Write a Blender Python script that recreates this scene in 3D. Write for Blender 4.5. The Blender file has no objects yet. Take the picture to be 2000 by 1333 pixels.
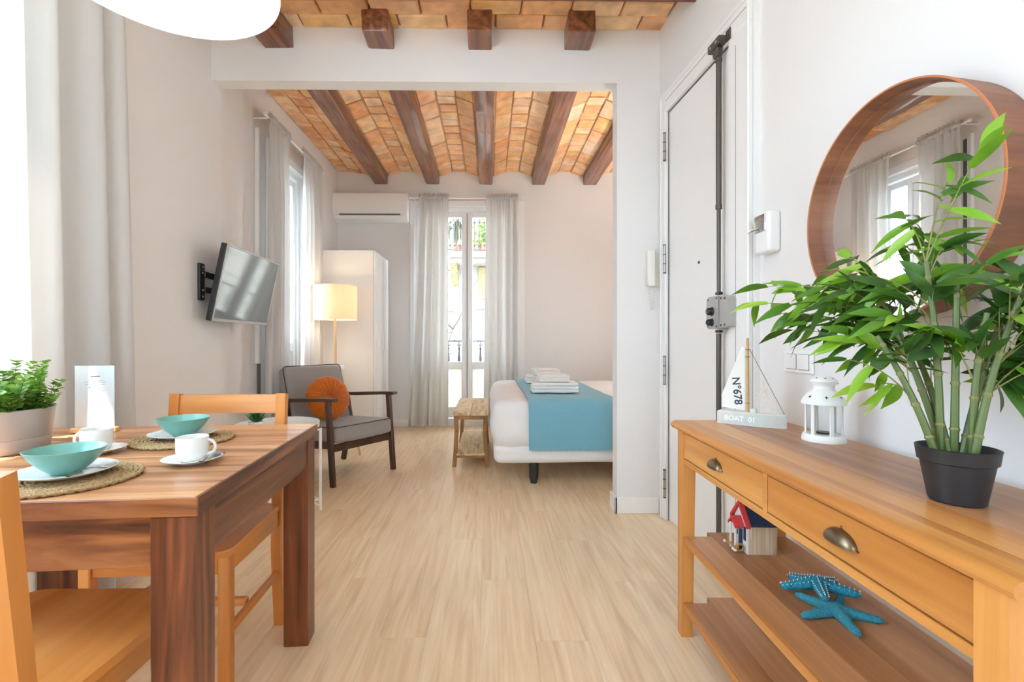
import bpy, math, random
from mathutils import Vector, Matrix, noise as mnoise

# ------------------------------------------------------------------ scene, camera, light
scene = bpy.context.scene
COL = scene.collection
R_ = math.radians
PI = math.pi
rnd = random.Random(7)

cam_data = bpy.data.cameras.new('camera')
cam = bpy.data.objects.new('camera', cam_data)
COL.objects.link(cam)
cam.location = (0, 0, 1.05)
cam.rotation_euler = (R_(90), 0, R_(-0.76))
cam_data.sensor_width = 36.0
cam_data.lens = 944 / 2000 * 36
cam_data.shift_x = 32.5 / 2000
cam_data.clip_start = 0.05
scene.camera = cam

SKY = 6.5
world = bpy.data.worlds.new('sky')
scene.world = world
world.use_nodes = True
bg = world.node_tree.nodes['Background']
bg.inputs['Color'].default_value = (0.59, 0.795, 1.0, 1)
bg.inputs['Strength'].default_value = SKY

sun_data = bpy.data.lights.new('sun', 'SUN')
sun_data.energy = 11
sun_data.angle = R_(0.6)
sun_data.color = (1.0, 0.96, 0.90)
sun = bpy.data.objects.new('sun', sun_data)
COL.objects.link(sun)
sun.rotation_euler = Vector((0.30, 0.42, -0.85)).to_track_quat('-Z', 'Y').to_euler()

vs = scene.view_settings
vs.view_transform = 'Standard'
vs.look = 'None'
vs.gamma = 1
vs.use_curve_mapping = False
vs.exposure = 0.98
scene.cycles.diffuse_bounces = 8

def portal(name, loc, direction, w, h):
    d = bpy.data.lights.new(name, 'AREA')
    d.shape = 'RECTANGLE'; d.size = w; d.size_y = h
    d.cycles.is_portal = True
    o = bpy.data.objects.new(name, d)
    COL.objects.link(o)
    o.location = loc
    o.rotation_euler = Vector(direction).to_track_quat('-Z', 'Z').to_euler()
    return o

# ------------------------------------------------------------------ helpers: mesh
class MB:
    def __init__(self, M=None):
        self.v = []; self.f = []; self.M = M
    def add(self, vs_, fs_, M=None):
        n = len(self.v)
        for p in vs_:
            p = Vector(p)
            if M is not None: p = M @ p
            if self.M is not None: p = self.M @ p
            self.v.append(p)
        for f in fs_: self.f.append(tuple(i + n for i in f))
        return self
    def box(self, c, s, b=0.0, M=None):
        hx, hy, hz = s[0] / 2, s[1] / 2, s[2] / 2
        b = min(b, hx * .95, hy * .95, hz * .95)
        if b <= 0:
            vs_ = [(c[0] + x * hx, c[1] + y * hy, c[2] + z * hz) for x in (-1, 1) for y in (-1, 1) for z in (-1, 1)]
            fs_ = [(0, 1, 3, 2), (4, 6, 7, 5), (0, 4, 5, 1), (2, 3, 7, 6), (0, 2, 6, 4), (1, 5, 7, 3)]
            return self.add(vs_, fs_, M)
        vs_ = []; idx = {}
        for x in (-1, 1):
            for y in (-1, 1):
                for z in (-1, 1):
                    for a in range(3):
                        p = [x * (hx - (0 if a == 0 else b)), y * (hy - (0 if a == 1 else b)), z * (hz - (0 if a == 2 else b))]
                        idx[(x, y, z, a)] = len(vs_)
                        vs_.append((c[0] + p[0], c[1] + p[1], c[2] + p[2]))
        fs_ = []
        def q(*k): fs_.append(tuple(idx[i] for i in k))
        for s_ in (-1, 1):
            o = ((-1, -1), (1, -1), (1, 1), (-1, 1))
            if s_ < 0: o = o[::-1]
            q(*[(s_, a, b_, 0) for a, b_ in o])
            q(*[(b_, s_, a, 1) for a, b_ in o])
            q(*[(a, b_, s_, 2) for a, b_ in o])
        for a in (-1, 1):
            for b_ in (-1, 1):
                fl = a * b_ > 0
                e = [(a, b_, -1, 0), (a, b_, -1, 1), (a, b_, 1, 1), (a, b_, 1, 0)]
                q(*(e if fl else e[::-1]))
                e = [(-1, a, b_, 1), (-1, a, b_, 2), (1, a, b_, 2), (1, a, b_, 1)]
                q(*(e if fl else e[::-1]))
                e = [(b_, -1, a, 2), (b_, -1, a, 0), (b_, 1, a, 0), (b_, 1, a, 2)]
                q(*(e if fl else e[::-1]))
        for x in (-1, 1):
            for y in (-1, 1):
                for z in (-1, 1):
                    t = [(x, y, z, 0), (x, y, z, 1), (x, y, z, 2)]
                    q(*(t if x * y * z > 0 else t[::-1]))
        return self.add(vs_, fs_, M)
    def b2(self, x0, x1, y0, y1, z0, z1, b=0.0, M=None):
        return self.box(((x0 + x1) / 2, (y0 + y1) / 2, (z0 + z1) / 2), (abs(x1 - x0), abs(y1 - y0), abs(z1 - z0)), b, M)
    def bar(self, p0, p1, w, d, b=0.0, up=(0, 0, 1)):
        """square section bar from p0 to p1; w across, d the other way"""
        p0 = Vector(p0); p1 = Vector(p1); ax = (p1 - p0); L = ax.length; ax.normalize()
        u = Vector(up)
        if abs(ax.dot(u)) > .99: u = Vector((0, 1, 0))
        sx = u.cross(ax).normalized(); sy = ax.cross(sx)
        M = Matrix((( sx.x, sy.x, ax.x, 0), (sx.y, sy.y, ax.y, 0), (sx.z, sy.z, ax.z, 0), (0, 0, 0, 1)))
        M = Matrix.Translation((p0 + p1) / 2) @ M
        return self.box((0, 0, 0), (w, d, L), b, M)
    def tube(self, pts, r, n=8, caps=True, closed=False):
        pts = [Vector(p) for p in pts]
        rs = r if isinstance(r, (list, tuple)) else [r] * len(pts)
        vs_ = []; fs_ = []
        N = len(pts); prev = None
        for i, p in enumerate(pts):
            if closed: t = (pts[(i + 1) % N] - pts[i - 1])
            else: t = pts[min(i + 1, N - 1)] - pts[max(i - 1, 0)]
            t.normalize()
            if prev is None:
                a = Vector((0, 0, 1)) if abs(t.z) < .9 else Vector((1, 0, 0))
                u = a.cross(t).normalized()
            else:
                u = (prev - t * prev.dot(t)).normalized()
            prev = u; w = t.cross(u)
            for k in range(n):
                th = 2 * PI * k / n
                vs_.append(p + (u * math.cos(th) + w * math.sin(th)) * rs[i])
        for i in range(N if closed else N - 1):
            j = (i + 1) % N
            for k in range(n):
                k2 = (k + 1) % n
                fs_.append((i * n + k, i * n + k2, j * n + k2, j * n + k))
        if caps and not closed:
            fs_.append(tuple(range(n))[::-1]); fs_.append(tuple(range((N - 1) * n, N * n)))
        return self.add(vs_, fs_)
    def cyl(self, p0, p1, r0, r1=None, n=20):
        return self.tube([p0, p1], [r0, r0 if r1 is None else r1], n)
    def lathe(self, prof, n=32, M=None, c=(0, 0, 0)):
        """profile of (r, z) around z"""
        vs_ = []; fs_ = []; rows = []
        for r, z in prof:
            if r < 1e-6:
                rows.append([len(vs_)]); vs_.append((c[0], c[1], c[2] + z))
            else:
                rows.append(list(range(len(vs_), len(vs_) + n)))
                for k in range(n):
                    a = 2 * PI * k / n
                    vs_.append((c[0] + r * math.cos(a), c[1] + r * math.sin(a), c[2] + z))
        for A, B in zip(rows, rows[1:]):
            for k in range(n):
                k2 = (k + 1) % n
                if len(A) == 1 and len(B) == 1: continue
                if len(A) == 1: fs_.append((A[0], B[k2], B[k]))
                elif len(B) == 1: fs_.append((A[k], A[k2], B[0]))
                else: fs_.append((A[k], A[k2], B[k2], B[k]))
        return self.add(vs_, fs_, M)
    def prism(self, poly, z0, z1, M=None):
        n = len(poly)
        vs_ = [(x, y, z0) for x, y in poly] + [(x, y, z1) for x, y in poly]
        fs_ = [tuple(range(n))[::-1], tuple(range(n, 2 * n))]
        for i in range(n):
            j = (i + 1) % n
            fs_.append((i, j, n + j, n + i))
        return self.add(vs_, fs_, M)
    def grid(self, fn, nu, nv, closed_u=False):
        vs_ = [fn(i / nu, j / nv) for j in range(nv + 1) for i in range(nu + (0 if closed_u else 1))]
        w = nu if closed_u else nu + 1
        fs_ = []
        for j in range(nv):
            for i in range(nu):
                i2 = (i + 1) % w
                fs_.append((j * w + i, j * w + i2, (j + 1) * w + i2, (j + 1) * w + i))
        return self.add(vs_, fs_)
    def rbox(self, c, s, r, n=6, disp=None, M=None):
        """rounded box; disp(p, normal) gives an offset along the normal"""
        h = Vector(s) / 2
        r = min(r, h.x, h.y, h.z)
        def coords(hh, k):
            inner = hh - r
            out = []
            for i in range(5): out.append(-hh + r * (1 - math.cos(i / 4 * PI / 2)) if False else -hh + r * (i / 4))
            for i in range(1, k): out.append(-inner + 2 * inner * i / k)
            for i in range(5): out.append(inner + r * (i / 4))
            return out
        cs = [coords(h[a], n) for a in range(3)]
        for ax in range(3):
            u, v = (ax + 1) % 3, (ax + 2) % 3
            for sg in (-1, 1):
                vs_ = []; nu = len(cs[u]); nv = len(cs[v])
                for b_ in cs[v]:
                    for a in cs[u]:
                        p = Vector((0, 0, 0)); p[ax] = sg * h[ax]; p[u] = a; p[v] = b_
                        q = Vector([max(-h[k] + r, min(h[k] - r, p[k])) for k in range(3)])
                        nn = (p - q)
                        if nn.length < 1e-9: nn = Vector((0, 0, 0)); nn[ax] = sg
                        nn.normalize()
                        w = q + nn * r
                        if disp: w = w + nn * disp(w + Vector(c), nn)
                        vs_.append(w + Vector(c))
                fs_ = []
                for j in range(nv - 1):
                    for i in range(nu - 1):
                        f = (j * nu + i, j * nu + i + 1, (j + 1) * nu + i + 1, (j + 1) * nu + i)
                        fs_.append(f if sg > 0 else f[::-1])
                self.add(vs_, fs_, M)
        return self
    def mesh(self, name, mat=None, sharp=35, merge=False):
        me = bpy.data.meshes.new(name)
        me.from_pydata([tuple(p) for p in self.v], [], self.f)
        if merge:
            import bmesh
            bm = bmesh.new(); bm.from_mesh(me)
            bmesh.ops.remove_doubles(bm, verts=bm.verts, dist=1e-5)
            bm.to_mesh(me); bm.free()
        me.polygons.foreach_set('use_smooth', [True] * len(me.polygons))
        me.set_sharp_from_angle(angle=R_(sharp))
        if mat: me.materials.append(mat)
        me.update()
        return me
    def build(self, name, mat=None, parent=None, sharp=35, merge=False):
        return link(name, self.mesh(name, mat, sharp, merge), parent)

def link(name, data, parent=None):
    o = bpy.data.objects.new(name, data)
    COL.objects.link(o)
    if parent is not None: o.parent = parent
    return o
def tag(o, label=None, cat=None, group=None, kind=None):
    if label: o['label'] = label
    if cat: o['category'] = cat
    if group: o['group'] = group
    if kind: o['kind'] = kind
    return o
def thing(name, label, cat, loc=(0, 0, 0), rz=0, group=None, rot=None):
    o = link(name, None)
    o.empty_display_size = .05
    o.location = loc
    o.rotation_euler = rot if rot else (0, 0, rz)
    return tag(o, label, cat, group)
def struct(name, mb, m, label, cat, parent=None, sharp=35):
    o = mb.build(name, m, parent, sharp)
    return tag(o, label, cat, kind='structure')
def copy_tree(o, parent=None):
    c = o.copy(); COL.objects.link(c); c.parent = parent
    for ch in [x for x in bpy.data.objects if x.parent == o]: copy_tree(ch, c)
    return c
def nz(x, y, z, s=1.0):
    return mnoise.noise(Vector((x * s, y * s, z * s)))
def text_mesh(name, body, size, mat, parent, M, extrude=.0006, align='CENTER'):
    cu = bpy.data.curves.new(name, 'FONT')
    cu.body = body; cu.size = size; cu.align_x = align; cu.align_y = 'CENTER'; cu.extrude = extrude; cu.offset = size * .018
    tmp = bpy.data.objects.new(name, cu); COL.objects.link(tmp)
    dg = bpy.context.evaluated_depsgraph_get()
    me = bpy.data.meshes.new_from_object(tmp.evaluated_get(dg))
    bpy.data.objects.remove(tmp); bpy.data.curves.remove(cu)
    me.transform(M); me.materials.clear(); me.materials.append(mat)
    return link(name, me, parent)

# ------------------------------------------------------------------ helpers: materials
def srgb(r, g, b):
    def c(u):
        u /= 255
        return u / 12.92 if u <= .04045 else ((u + .055) / 1.055) ** 2.4
    return (c(r), c(g), c(b), 1)
def newmat(name):
    m = bpy.data.materials.new(name); m.use_nodes = True
    nt = m.node_tree
    return m, nt, nt.nodes, nt.links, nt.nodes['Principled BSDF']
def plain(name, col, rough=.5, metal=0.0, spec=.5, bump=0, bscale=60, vary=0.0, sheen=0, coat=0, emit=None, estr=0):
    m, nt, N, L, B = newmat(name)
    B.inputs['Base Color'].default_value = col
    B.inputs['Roughness'].default_value = rough
    B.inputs['Metallic'].default_value = metal
    B.inputs['Specular IOR Level'].default_value = spec
    if sheen: B.inputs['Sheen Weight'].default_value = sheen
    if coat: B.inputs['Coat Weight'].default_value = coat; B.inputs['Coat Roughness'].default_value = .1
    if emit: B.inputs['Emission Color'].default_value = emit; B.inputs['Emission Strength'].default_value = estr
    if bump or vary:
        tc = N.new('ShaderNodeTexCoord'); nzt = N.new('ShaderNodeTexNoise')
        nzt.inputs['Scale'].default_value = bscale; nzt.inputs['Detail'].default_value = 5
        L.new(tc.outputs['Object'], nzt.inputs['Vector'])
        if bump:
            bp = N.new('ShaderNodeBump'); bp.inputs['Strength'].default_value = bump; bp.inputs['Distance'].default_value = .01
            L.new(nzt.outputs['Fac'], bp.inputs['Height']); L.new(bp.outputs['Normal'], B.inputs['Normal'])
        if vary:
            hs = N.new('ShaderNodeHueSaturation'); hs.inputs['Color'].default_value = col
            mr = N.new('ShaderNodeMapRange'); mr.inputs['To Min'].default_value = 1 - vary; mr.inputs['To Max'].default_value = 1 + vary
            L.new(nzt.outputs['Fac'], mr.inputs['Value']); L.new(mr.outputs['Result'], hs.inputs['Value'])
            L.new(hs.outputs['Color'], B.inputs['Base Color'])
    return m
def wood(name, cols, axis='Y', scale=1.0, rough=.4, tone=.12, stretch=.07, bump=.06, dist=1.2, spec=.5, coat=0, fine=.35, ns=9, lo=.28, hi=.72):
    """cols: dark, mid, light"""
    m, nt, N, L, B = newmat(name)
    tc = N.new('ShaderNodeTexCoord'); oi = N.new('ShaderNodeObjectInfo')
    mul = N.new('ShaderNodeMath'); mul.operation = 'MULTIPLY'; mul.inputs[1].default_value = 37.0
    L.new(oi.outputs['Random'], mul.inputs[0])
    add = N.new('ShaderNodeVectorMath'); add.operation = 'ADD'
    L.new(tc.outputs['Object'], add.inputs[0]); L.new(mul.outputs[0], add.inputs[1])
    mp = N.new('ShaderNodeMapping')
    sc = [1, 1, 1]; sc['XYZ'.index(axis)] = stretch
    mp.inputs['Scale'].default_value = [s * scale for s in sc]
    L.new(add.outputs[0], mp.inputs['Vector'])
    n1 = N.new('ShaderNodeTexNoise'); n1.inputs['Scale'].default_value = ns; n1.inputs['Detail'].default_value = 5
    n1.inputs['Distortion'].default_value = dist
    L.new(mp.outputs[0], n1.inputs['Vector'])
    r1 = N.new('ShaderNodeValToRGB')
    e = r1.color_ramp.elements
    e[0].position = lo; e[0].color = cols[0]; e[1].position = hi; e[1].color = cols[2]
    k = e.new(.5); k.color = cols[1]
    L.new(n1.outputs['Fac'], r1.inputs['Fac'])
    mp2 = N.new('ShaderNodeMapping'); sc2 = [1, 1, 1]; sc2['XYZ'.index(axis)] = stretch * .5
    mp2.inputs['Scale'].default_value = [s * scale for s in sc2]
    L.new(add.outputs[0], mp2.inputs['Vector'])
    n2 = N.new('ShaderNodeTexNoise'); n2.inputs['Scale'].default_value = 85; n2.inputs['Detail'].default_value = 3
    L.new(mp2.outputs[0], n2.inputs['Vector'])
    mr = N.new('ShaderNodeMapRange'); mr.inputs['From Min'].default_value = .3; mr.inputs['From Max'].default_value = .7
    mr.inputs['To Min'].default_value = 1 - fine * .5; mr.inputs['To Max'].default_value = 1 + fine * .3
    L.new(n2.outputs['Fac'], mr.inputs['Value'])
    tr = N.new('ShaderNodeMapRange'); tr.inputs['To Min'].default_value = 1 - tone; tr.inputs['To Max'].default_value = 1 + tone
    L.new(oi.outputs['Random'], tr.inputs['Value'])
    mm = N.new('ShaderNodeMath'); mm.operation = 'MULTIPLY'
    L.new(mr.outputs[0], mm.inputs[0]); L.new(tr.outputs[0], mm.inputs[1])
    hs = N.new('ShaderNodeHueSaturation')
    L.new(r1.outputs['Color'], hs.inputs['Color']); L.new(mm.outputs[0], hs.inputs['Value'])
    L.new(hs.outputs['Color'], B.inputs['Base Color'])
    B.inputs['Roughness'].default_value = rough
    B.inputs['Specular IOR Level'].default_value = spec
    if coat: B.inputs['Coat Weight'].default_value = coat; B.inputs['Coat Roughness'].default_value = .15
    bp = N.new('ShaderNodeBump'); bp.inputs['Strength'].default_value = bump; bp.inputs['Distance'].default_value = .004
    L.new(n2.outputs['Fac'], bp.inputs['Height']); L.new(bp.outputs['Normal'], B.inputs['Normal'])
    return m
def cloth(name, col, transl=.3, bump=.15, bscale=400, tint=None):
    m, nt, N, L, B = newmat(name)
    N.remove(B)
    out = N['Material Output']
    d = N.new('ShaderNodeBsdfDiffuse'); d.inputs['Color'].default_value = col
    t = N.new('ShaderNodeBsdfTranslucent'); t.inputs['Color'].default_value = tint or col
    mx = N.new('ShaderNodeMixShader'); mx.inputs[0].default_value = transl
    L.new(d.outputs[0], mx.inputs[1]); L.new(t.outputs[0], mx.inputs[2]); L.new(mx.outputs[0], out.inputs['Surface'])
    tc = N.new('ShaderNodeTexCoord'); n = N.new('ShaderNodeTexNoise'); n.inputs['Scale'].default_value = bscale
    L.new(tc.outputs['Object'], n.inputs['Vector'])
    bp = N.new('ShaderNodeBump'); bp.inputs['Strength'].default_value = bump; bp.inputs['Distance'].default_value = .002
    L.new(n.outputs['Fac'], bp.inputs['Height']); L.new(bp.outputs['Normal'], d.inputs['Normal'])
    return m
def glassmat(name, tint=(1, 1, 1, 1), refl=.07):
    m, nt, N, L, B = newmat(name)
    N.remove(B); out = N['Material Output']
    t = N.new('ShaderNodeBsdfTransparent'); t.inputs['Color'].default_value = tint
    g = N.new('ShaderNodeBsdfGlossy'); g.inputs['Roughness'].default_value = .01
    fr = N.new('ShaderNodeFresnel'); fr.inputs['IOR'].default_value = 1.45
    mx = N.new('ShaderNodeMixShader')
    ge = N.new('ShaderNodeNewGeometry'); iv = N.new('ShaderNodeMath'); iv.operation = 'SUBTRACT'; iv.inputs[0].default_value = 1
    L.new(ge.outputs['Backfacing'], iv.inputs[1])
    ml = N.new('ShaderNodeMath'); ml.operation = 'MULTIPLY'
    L.new(fr.outputs[0], ml.inputs[0]); L.new(iv.outputs[0], ml.inputs[1])
    L.new(ml.outputs[0], mx.inputs[0]); L.new(t.outputs[0], mx.inputs[1]); L.new(g.outputs[0], mx.inputs[2])
    L.new(mx.outputs[0], out.inputs['Surface'])
    return m
def frosted(name):
    m, nt, N, L, B = newmat(name)
    N.remove(B); out = N['Material Output']
    t = N.new('ShaderNodeBsdfTranslucent'); t.inputs['Color'].default_value = (.62, .58, .50, 1)
    g = N.new('ShaderNodeBsdfGlossy'); g.inputs['Roughness'].default_value = .2
    mx = N.new('ShaderNodeMixShader'); mx.inputs[0].default_value = .06
    L.new(t.outputs[0], mx.inputs[1]); L.new(g.outputs[0], mx.inputs[2]); L.new(mx.outputs[0], out.inputs['Surface'])
    return m
def brickmat(name, tones, rough=.38):
    m, nt, N, L, B = newmat(name)
    tc = N.new('ShaderNodeTexCoord'); oi = N.new('ShaderNodeObjectInfo')
    r = N.new('ShaderNodeValToRGB'); r.color_ramp.interpolation = 'LINEAR'
    e = r.color_ramp.elements
    e[0].position = 0; e[0].color = tones[0]; e[1].position = 1; e[1].color = tones[-1]
    for i, t in enumerate(tones[1:-1]):
        k = e.new((i + 1) / (len(tones) - 1)); k.color = t
    L.new(oi.outputs['Random'], r.inputs['Fac'])
    mul = N.new('ShaderNodeMath'); mul.operation = 'MULTIPLY'; mul.inputs[1].default_value = 53
    L.new(oi.outputs['Random'], mul.inputs[0])
    add = N.new('ShaderNodeVectorMath'); add.operation = 'ADD'
    L.new(tc.outputs['Object'], add.inputs[0]); L.new(mul.outputs[0], add.inputs[1])
    n = N.new('ShaderNodeTexNoise'); n.inputs['Scale'].default_value = 11; n.inputs['Detail'].default_value = 7
    L.new(add.outputs[0], n.inputs['Vector'])
    mr = N.new('ShaderNodeMapRange'); mr.inputs['From Min'].default_value = .25; mr.inputs['From Max'].default_value = .75
    mr.inputs['To Min'].default_value = .72; mr.inputs['To Max'].default_value = 1.25
    L.new(n.outputs['Fac'], mr.inputs['Value'])
    hs = N.new('ShaderNodeHueSaturation'); L.new(r.outputs['Color'], hs.inputs['Color']); L.new(mr.outputs[0], hs.inputs['Value'])
    n2 = N.new('ShaderNodeTexNoise'); n2.inputs['Scale'].default_value = 5; n2.inputs['Detail'].default_value = 6
    L.new(add.outputs[0], n2.inputs['Vector'])
    cr = N.new('ShaderNodeMapRange'); cr.inputs['From Min'].default_value = .56; cr.inputs['From Max'].default_value = .75
    cr.inputs['To Max'].default_value = .55
    L.new(n2.outputs['Fac'], cr.inputs['Value'])
    mx = N.new('ShaderNodeMix'); mx.data_type = 'RGBA'
    mx.inputs['B'].default_value = srgb(240, 218, 194)
    L.new(cr.outputs[0], mx.inputs['Factor']); L.new(hs.outputs['Color'], mx.inputs['A'])
    L.new(mx.outputs['Result'], B.inputs['Base Color'])
    B.inputs['Roughness'].default_value = rough
    bp = N.new('ShaderNodeBump'); bp.inputs['Strength'].default_value = .22; bp.inputs['Distance'].default_value = .006
    L.new(n.outputs['Fac'], bp.inputs['Height']); L.new(bp.outputs['Normal'], B.inputs['Normal'])
    return m
def leafmat(name, cols, transl=.35, rough=.35):
    m, nt, N, L, B = newmat(name)
    out = N['Material Output']
    oi = N.new('ShaderNodeObjectInfo'); tc = N.new('ShaderNodeTexCoord')
    n = N.new('ShaderNodeTexNoise'); n.inputs['Scale'].default_value = 14
    L.new(tc.outputs['Object'], n.inputs['Vector'])
    a = N.new('ShaderNodeMath'); a.operation = 'MULTIPLY_ADD'; a.inputs[1].default_value = .5
    L.new(n.outputs['Fac'], a.inputs[0]); 
    b = N.new('ShaderNodeMath'); b.operation = 'MULTIPLY_ADD'; b.inputs[1].default_value = .8; b.inputs[2].default_value = -.15
    L.new(oi.outputs['Random'], b.inputs[0]); L.new(b.outputs[0], a.inputs[2])
    r = N.new('ShaderNodeValToRGB'); e = r.color_ramp.elements
    e[0].color = cols[0]; e[1].color = cols[-1]
    for i, c in enumerate(cols[1:-1]):
        k = e.new((i + 1) / (len(cols) - 1)); k.color = c
    L.new(a.outputs[0], r.inputs['Fac']); L.new(r.outputs['Color'], B.inputs['Base Color'])
    B.inputs['Roughness'].default_value = rough
    t = N.new('ShaderNodeBsdfTranslucent'); L.new(r.outputs['Color'], t.inputs['Color'])
    mx = N.new('ShaderNodeMixShader'); mx.inputs[0].default_value = transl
    L.new(B.outputs[0], mx.inputs[1]); L.new(t.outputs[0], mx.inputs[2]); L.new(mx.outputs[0], out.inputs['Surface'])
    return m

M = {}
M['wall'] = plain('wall_paint', srgb(233, 231, 229), .85, spec=.2, bump=.05, bscale=40)
M['plaster'] = plain('ceiling_plaster', srgb(226, 214, 198), .9, spec=.2, bump=.1, bscale=30)
M['mortar'] = plain('mortar', srgb(190, 156, 126), .9, spec=.2, bump=.8, bscale=60, vary=.25)
M['white_gloss'] = plain('white_lacquer', srgb(240, 239, 237), .35)
M['white_door'] = plain('white_door_paint', srgb(240, 239, 237), .5)
M['trim'] = plain('white_trim', srgb(240, 239, 237), .45)
M['floor'] = wood('oak_laminate', (srgb(218, 188, 150), srgb(235, 209, 172), srgb(243, 221, 188)), 'Y', 1.0, .30, tone=.015, stretch=.07, fine=.16, dist=2.0, bump=.015, ns=13)
M['beam'] = wood('dark_beam', (srgb(86, 48, 30), srgb(134, 82, 54), srgb(166, 110, 78)), 'Y', 1.0, .36, tone=.12, stretch=.06, bump=.15, dist=2.0, ns=14, coat=.5)
M['beam_x'] = wood('dark_cross_beam', (srgb(86, 46, 26), srgb(130, 78, 48), srgb(160, 104, 68)), 'X', 1.0, .38, tone=.1, stretch=.06, bump=.3, dist=2.0, ns=14)
M['brick'] = brickmat('terracotta_brick', [srgb(222, 150, 92), srgb(238, 182, 126), srgb(230, 172, 120), srgb(240, 200, 154), srgb(236, 186, 118), srgb(226, 164, 110), srgb(242, 210, 174)])
M['table_x'] = wood('sheesham_table_x', (srgb(122, 74, 44), srgb(178, 124, 80), srgb(216, 166, 116)), 'X', .9, .3, tone=.14, stretch=.055, dist=1.6, fine=.3, ns=17, lo=.28, hi=.74)
M['table_y'] = wood('sheesham_table_y', (srgb(122, 74, 44), srgb(178, 124, 80), srgb(216, 166, 116)), 'Y', .9, .3, tone=.14, stretch=.055, dist=1.6, fine=.3, ns=17, lo=.28, hi=.74)
M['table_ax'] = wood('sheesham_apron', (srgb(48, 24, 14), srgb(120, 66, 34), srgb(168, 106, 58)), 'X', 1.0, .3, tone=.1, stretch=.12, dist=2.6, fine=.25, ns=11, lo=.32, hi=.68)
M['table_yd'] = wood('sheesham_dark_y', (srgb(66, 36, 24), srgb(116, 70, 46), srgb(150, 100, 68)), 'Y', .9, .3, tone=.08, stretch=.06, dist=2.0, fine=.3, ns=15)
M['table_z'] = wood('sheesham_z', (srgb(68, 33, 19), srgb(114, 60, 33), srgb(148, 88, 50)), 'Z', .9, .3, tone=.1, stretch=.07, dist=2.4, fine=.3, ns=14, lo=.28, hi=.74)
CH = (srgb(192, 118, 50), srgb(210, 138, 68), srgb(228, 164, 98))
M['chair_x'] = wood('honey_beech_x', CH, 'X', .6, .33, tone=.05, stretch=.08, fine=.14, bump=.02)
M['chair_y'] = wood('honey_beech_y', CH, 'Y', .6, .33, tone=.05, stretch=.08, fine=.14, bump=.02)
M['chair_z'] = wood('honey_beech_z', CH, 'Z', .6, .33, tone=.05, stretch=.08, fine=.14, bump=.02)
CO = (srgb(180, 112, 50), srgb(208, 142, 72), srgb(224, 166, 96))
M['con_y'] = wood('teak_y', CO, 'Y', .8, .3, tone=.06, stretch=.06, fine=.2, dist=1.5)
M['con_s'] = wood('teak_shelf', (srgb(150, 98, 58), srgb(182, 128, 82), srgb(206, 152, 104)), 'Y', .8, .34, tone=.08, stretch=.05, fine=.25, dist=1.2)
M['con_z'] = wood('teak_z', CO, 'Z', .8, .32, tone=.05, stretch=.06, fine=.18)
M['walnut'] = wood('walnut', (srgb(52, 34, 26), srgb(78, 54, 42), srgb(104, 76, 60)), 'Y', 1.0, .4, tone=.06, fine=.2)
M['walnut_z'] = wood('walnut_z', (srgb(52, 34, 26), srgb(78, 54, 42), srgb(104, 76, 60)), 'Z', 1.0, .4, tone=.06, fine=.2)
M['mirror_wood'] = wood('mirror_walnut', (srgb(104, 62, 40), srgb(132, 82, 54), srgb(150, 98, 66)), 'Z', 1.2, .45, tone=.02, stretch=.1, fine=.25)
M['mirror_edge'] = plain('mirror_edge_veneer', srgb(196, 122, 78), .45)
M['bench_top'] = wood('rustic_bench_top', (srgb(176, 144, 100), srgb(226, 200, 154), srgb(240, 220, 180)), 'Y', 1.4, .55, tone=.08, stretch=.12, fine=.4, dist=2.5)
M['bench_leg'] = wood('rustic_bench_leg', (srgb(138, 92, 48), srgb(176, 126, 74), srgb(198, 150, 96)), 'Z', 1.2, .55, tone=.08, stretch=.1, fine=.35)
M['lamp_wood'] = wood('lamp_oak', (srgb(206, 160, 104), srgb(222, 180, 128), srgb(232, 196, 148)), 'Z', 1.0, .45, tone=.02, fine=.15)
M['curtain'] = cloth('grey_curtain_fabric', srgb(214, 213, 211), .26, tint=srgb(222, 213, 203))
M['linen'] = cloth('white_linen', srgb(240, 240, 240), .05, bump=.2, bscale=300)
M['towel'] = cloth('white_terry', srgb(244, 242, 238), .05, bump=.8, bscale=350)
M['runner'] = plain('blue_throw_fabric', srgb(126, 182, 200), .9, spec=.1, bump=.5, bscale=260, vary=.12, sheen=.3)
M['grey_fabric'] = plain('grey_upholstery', srgb(158, 153, 149), .9, spec=.1, bump=.4, bscale=500, vary=.12, sheen=.3)
M['piping'] = plain('dark_piping', srgb(62, 60, 62), .8)
M['velvet'] = plain('orange_velvet', srgb(196, 102, 20), .75, spec=.15, bump=.3, bscale=300, vary=.15, sheen=.4)
M['black_metal'] = plain('black_metal', srgb(34, 35, 38), .45, spec=.5)
M['black_plastic'] = plain('black_plastic', srgb(38, 39, 42), .42, bump=.05, bscale=120)
M['screen'] = plain('tv_screen', srgb(46, 50, 52), .06, spec=1.0, coat=1.0)
M['silver'] = plain('silver_plastic', srgb(190, 192, 192), .35, metal=.5)
M['white_plastic'] = plain('white_plastic', srgb(240, 240, 238), .35)
M['cream_plastic'] = plain('cream_plastic', srgb(236, 231, 222), .4)
M['grille'] = plain('dark_gap', srgb(110, 108, 106), .6)
M['white_metal'] = plain('white_metal', srgb(240, 240, 237), .4)
M['steel'] = plain('brushed_steel', srgb(168, 166, 162), .35, metal=.9)
M['bolt_grey'] = plain('bolt_grey', srgb(96, 90, 84), .4, metal=.5)
M['lockbox'] = plain('lock_box_grey', srgb(176, 174, 170), .4, metal=.3)
M['chrome'] = plain('chrome', srgb(220, 222, 225), .08, metal=1)
M['brass'] = plain('aged_brass', srgb(128, 112, 88), .32, metal=.9, vary=.3, bscale=50)
M['mirror'] = plain('mirror_glass', (.93, .94, .93, 1), .0, metal=1)
M['glass'] = glassmat('window_glass')
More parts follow.
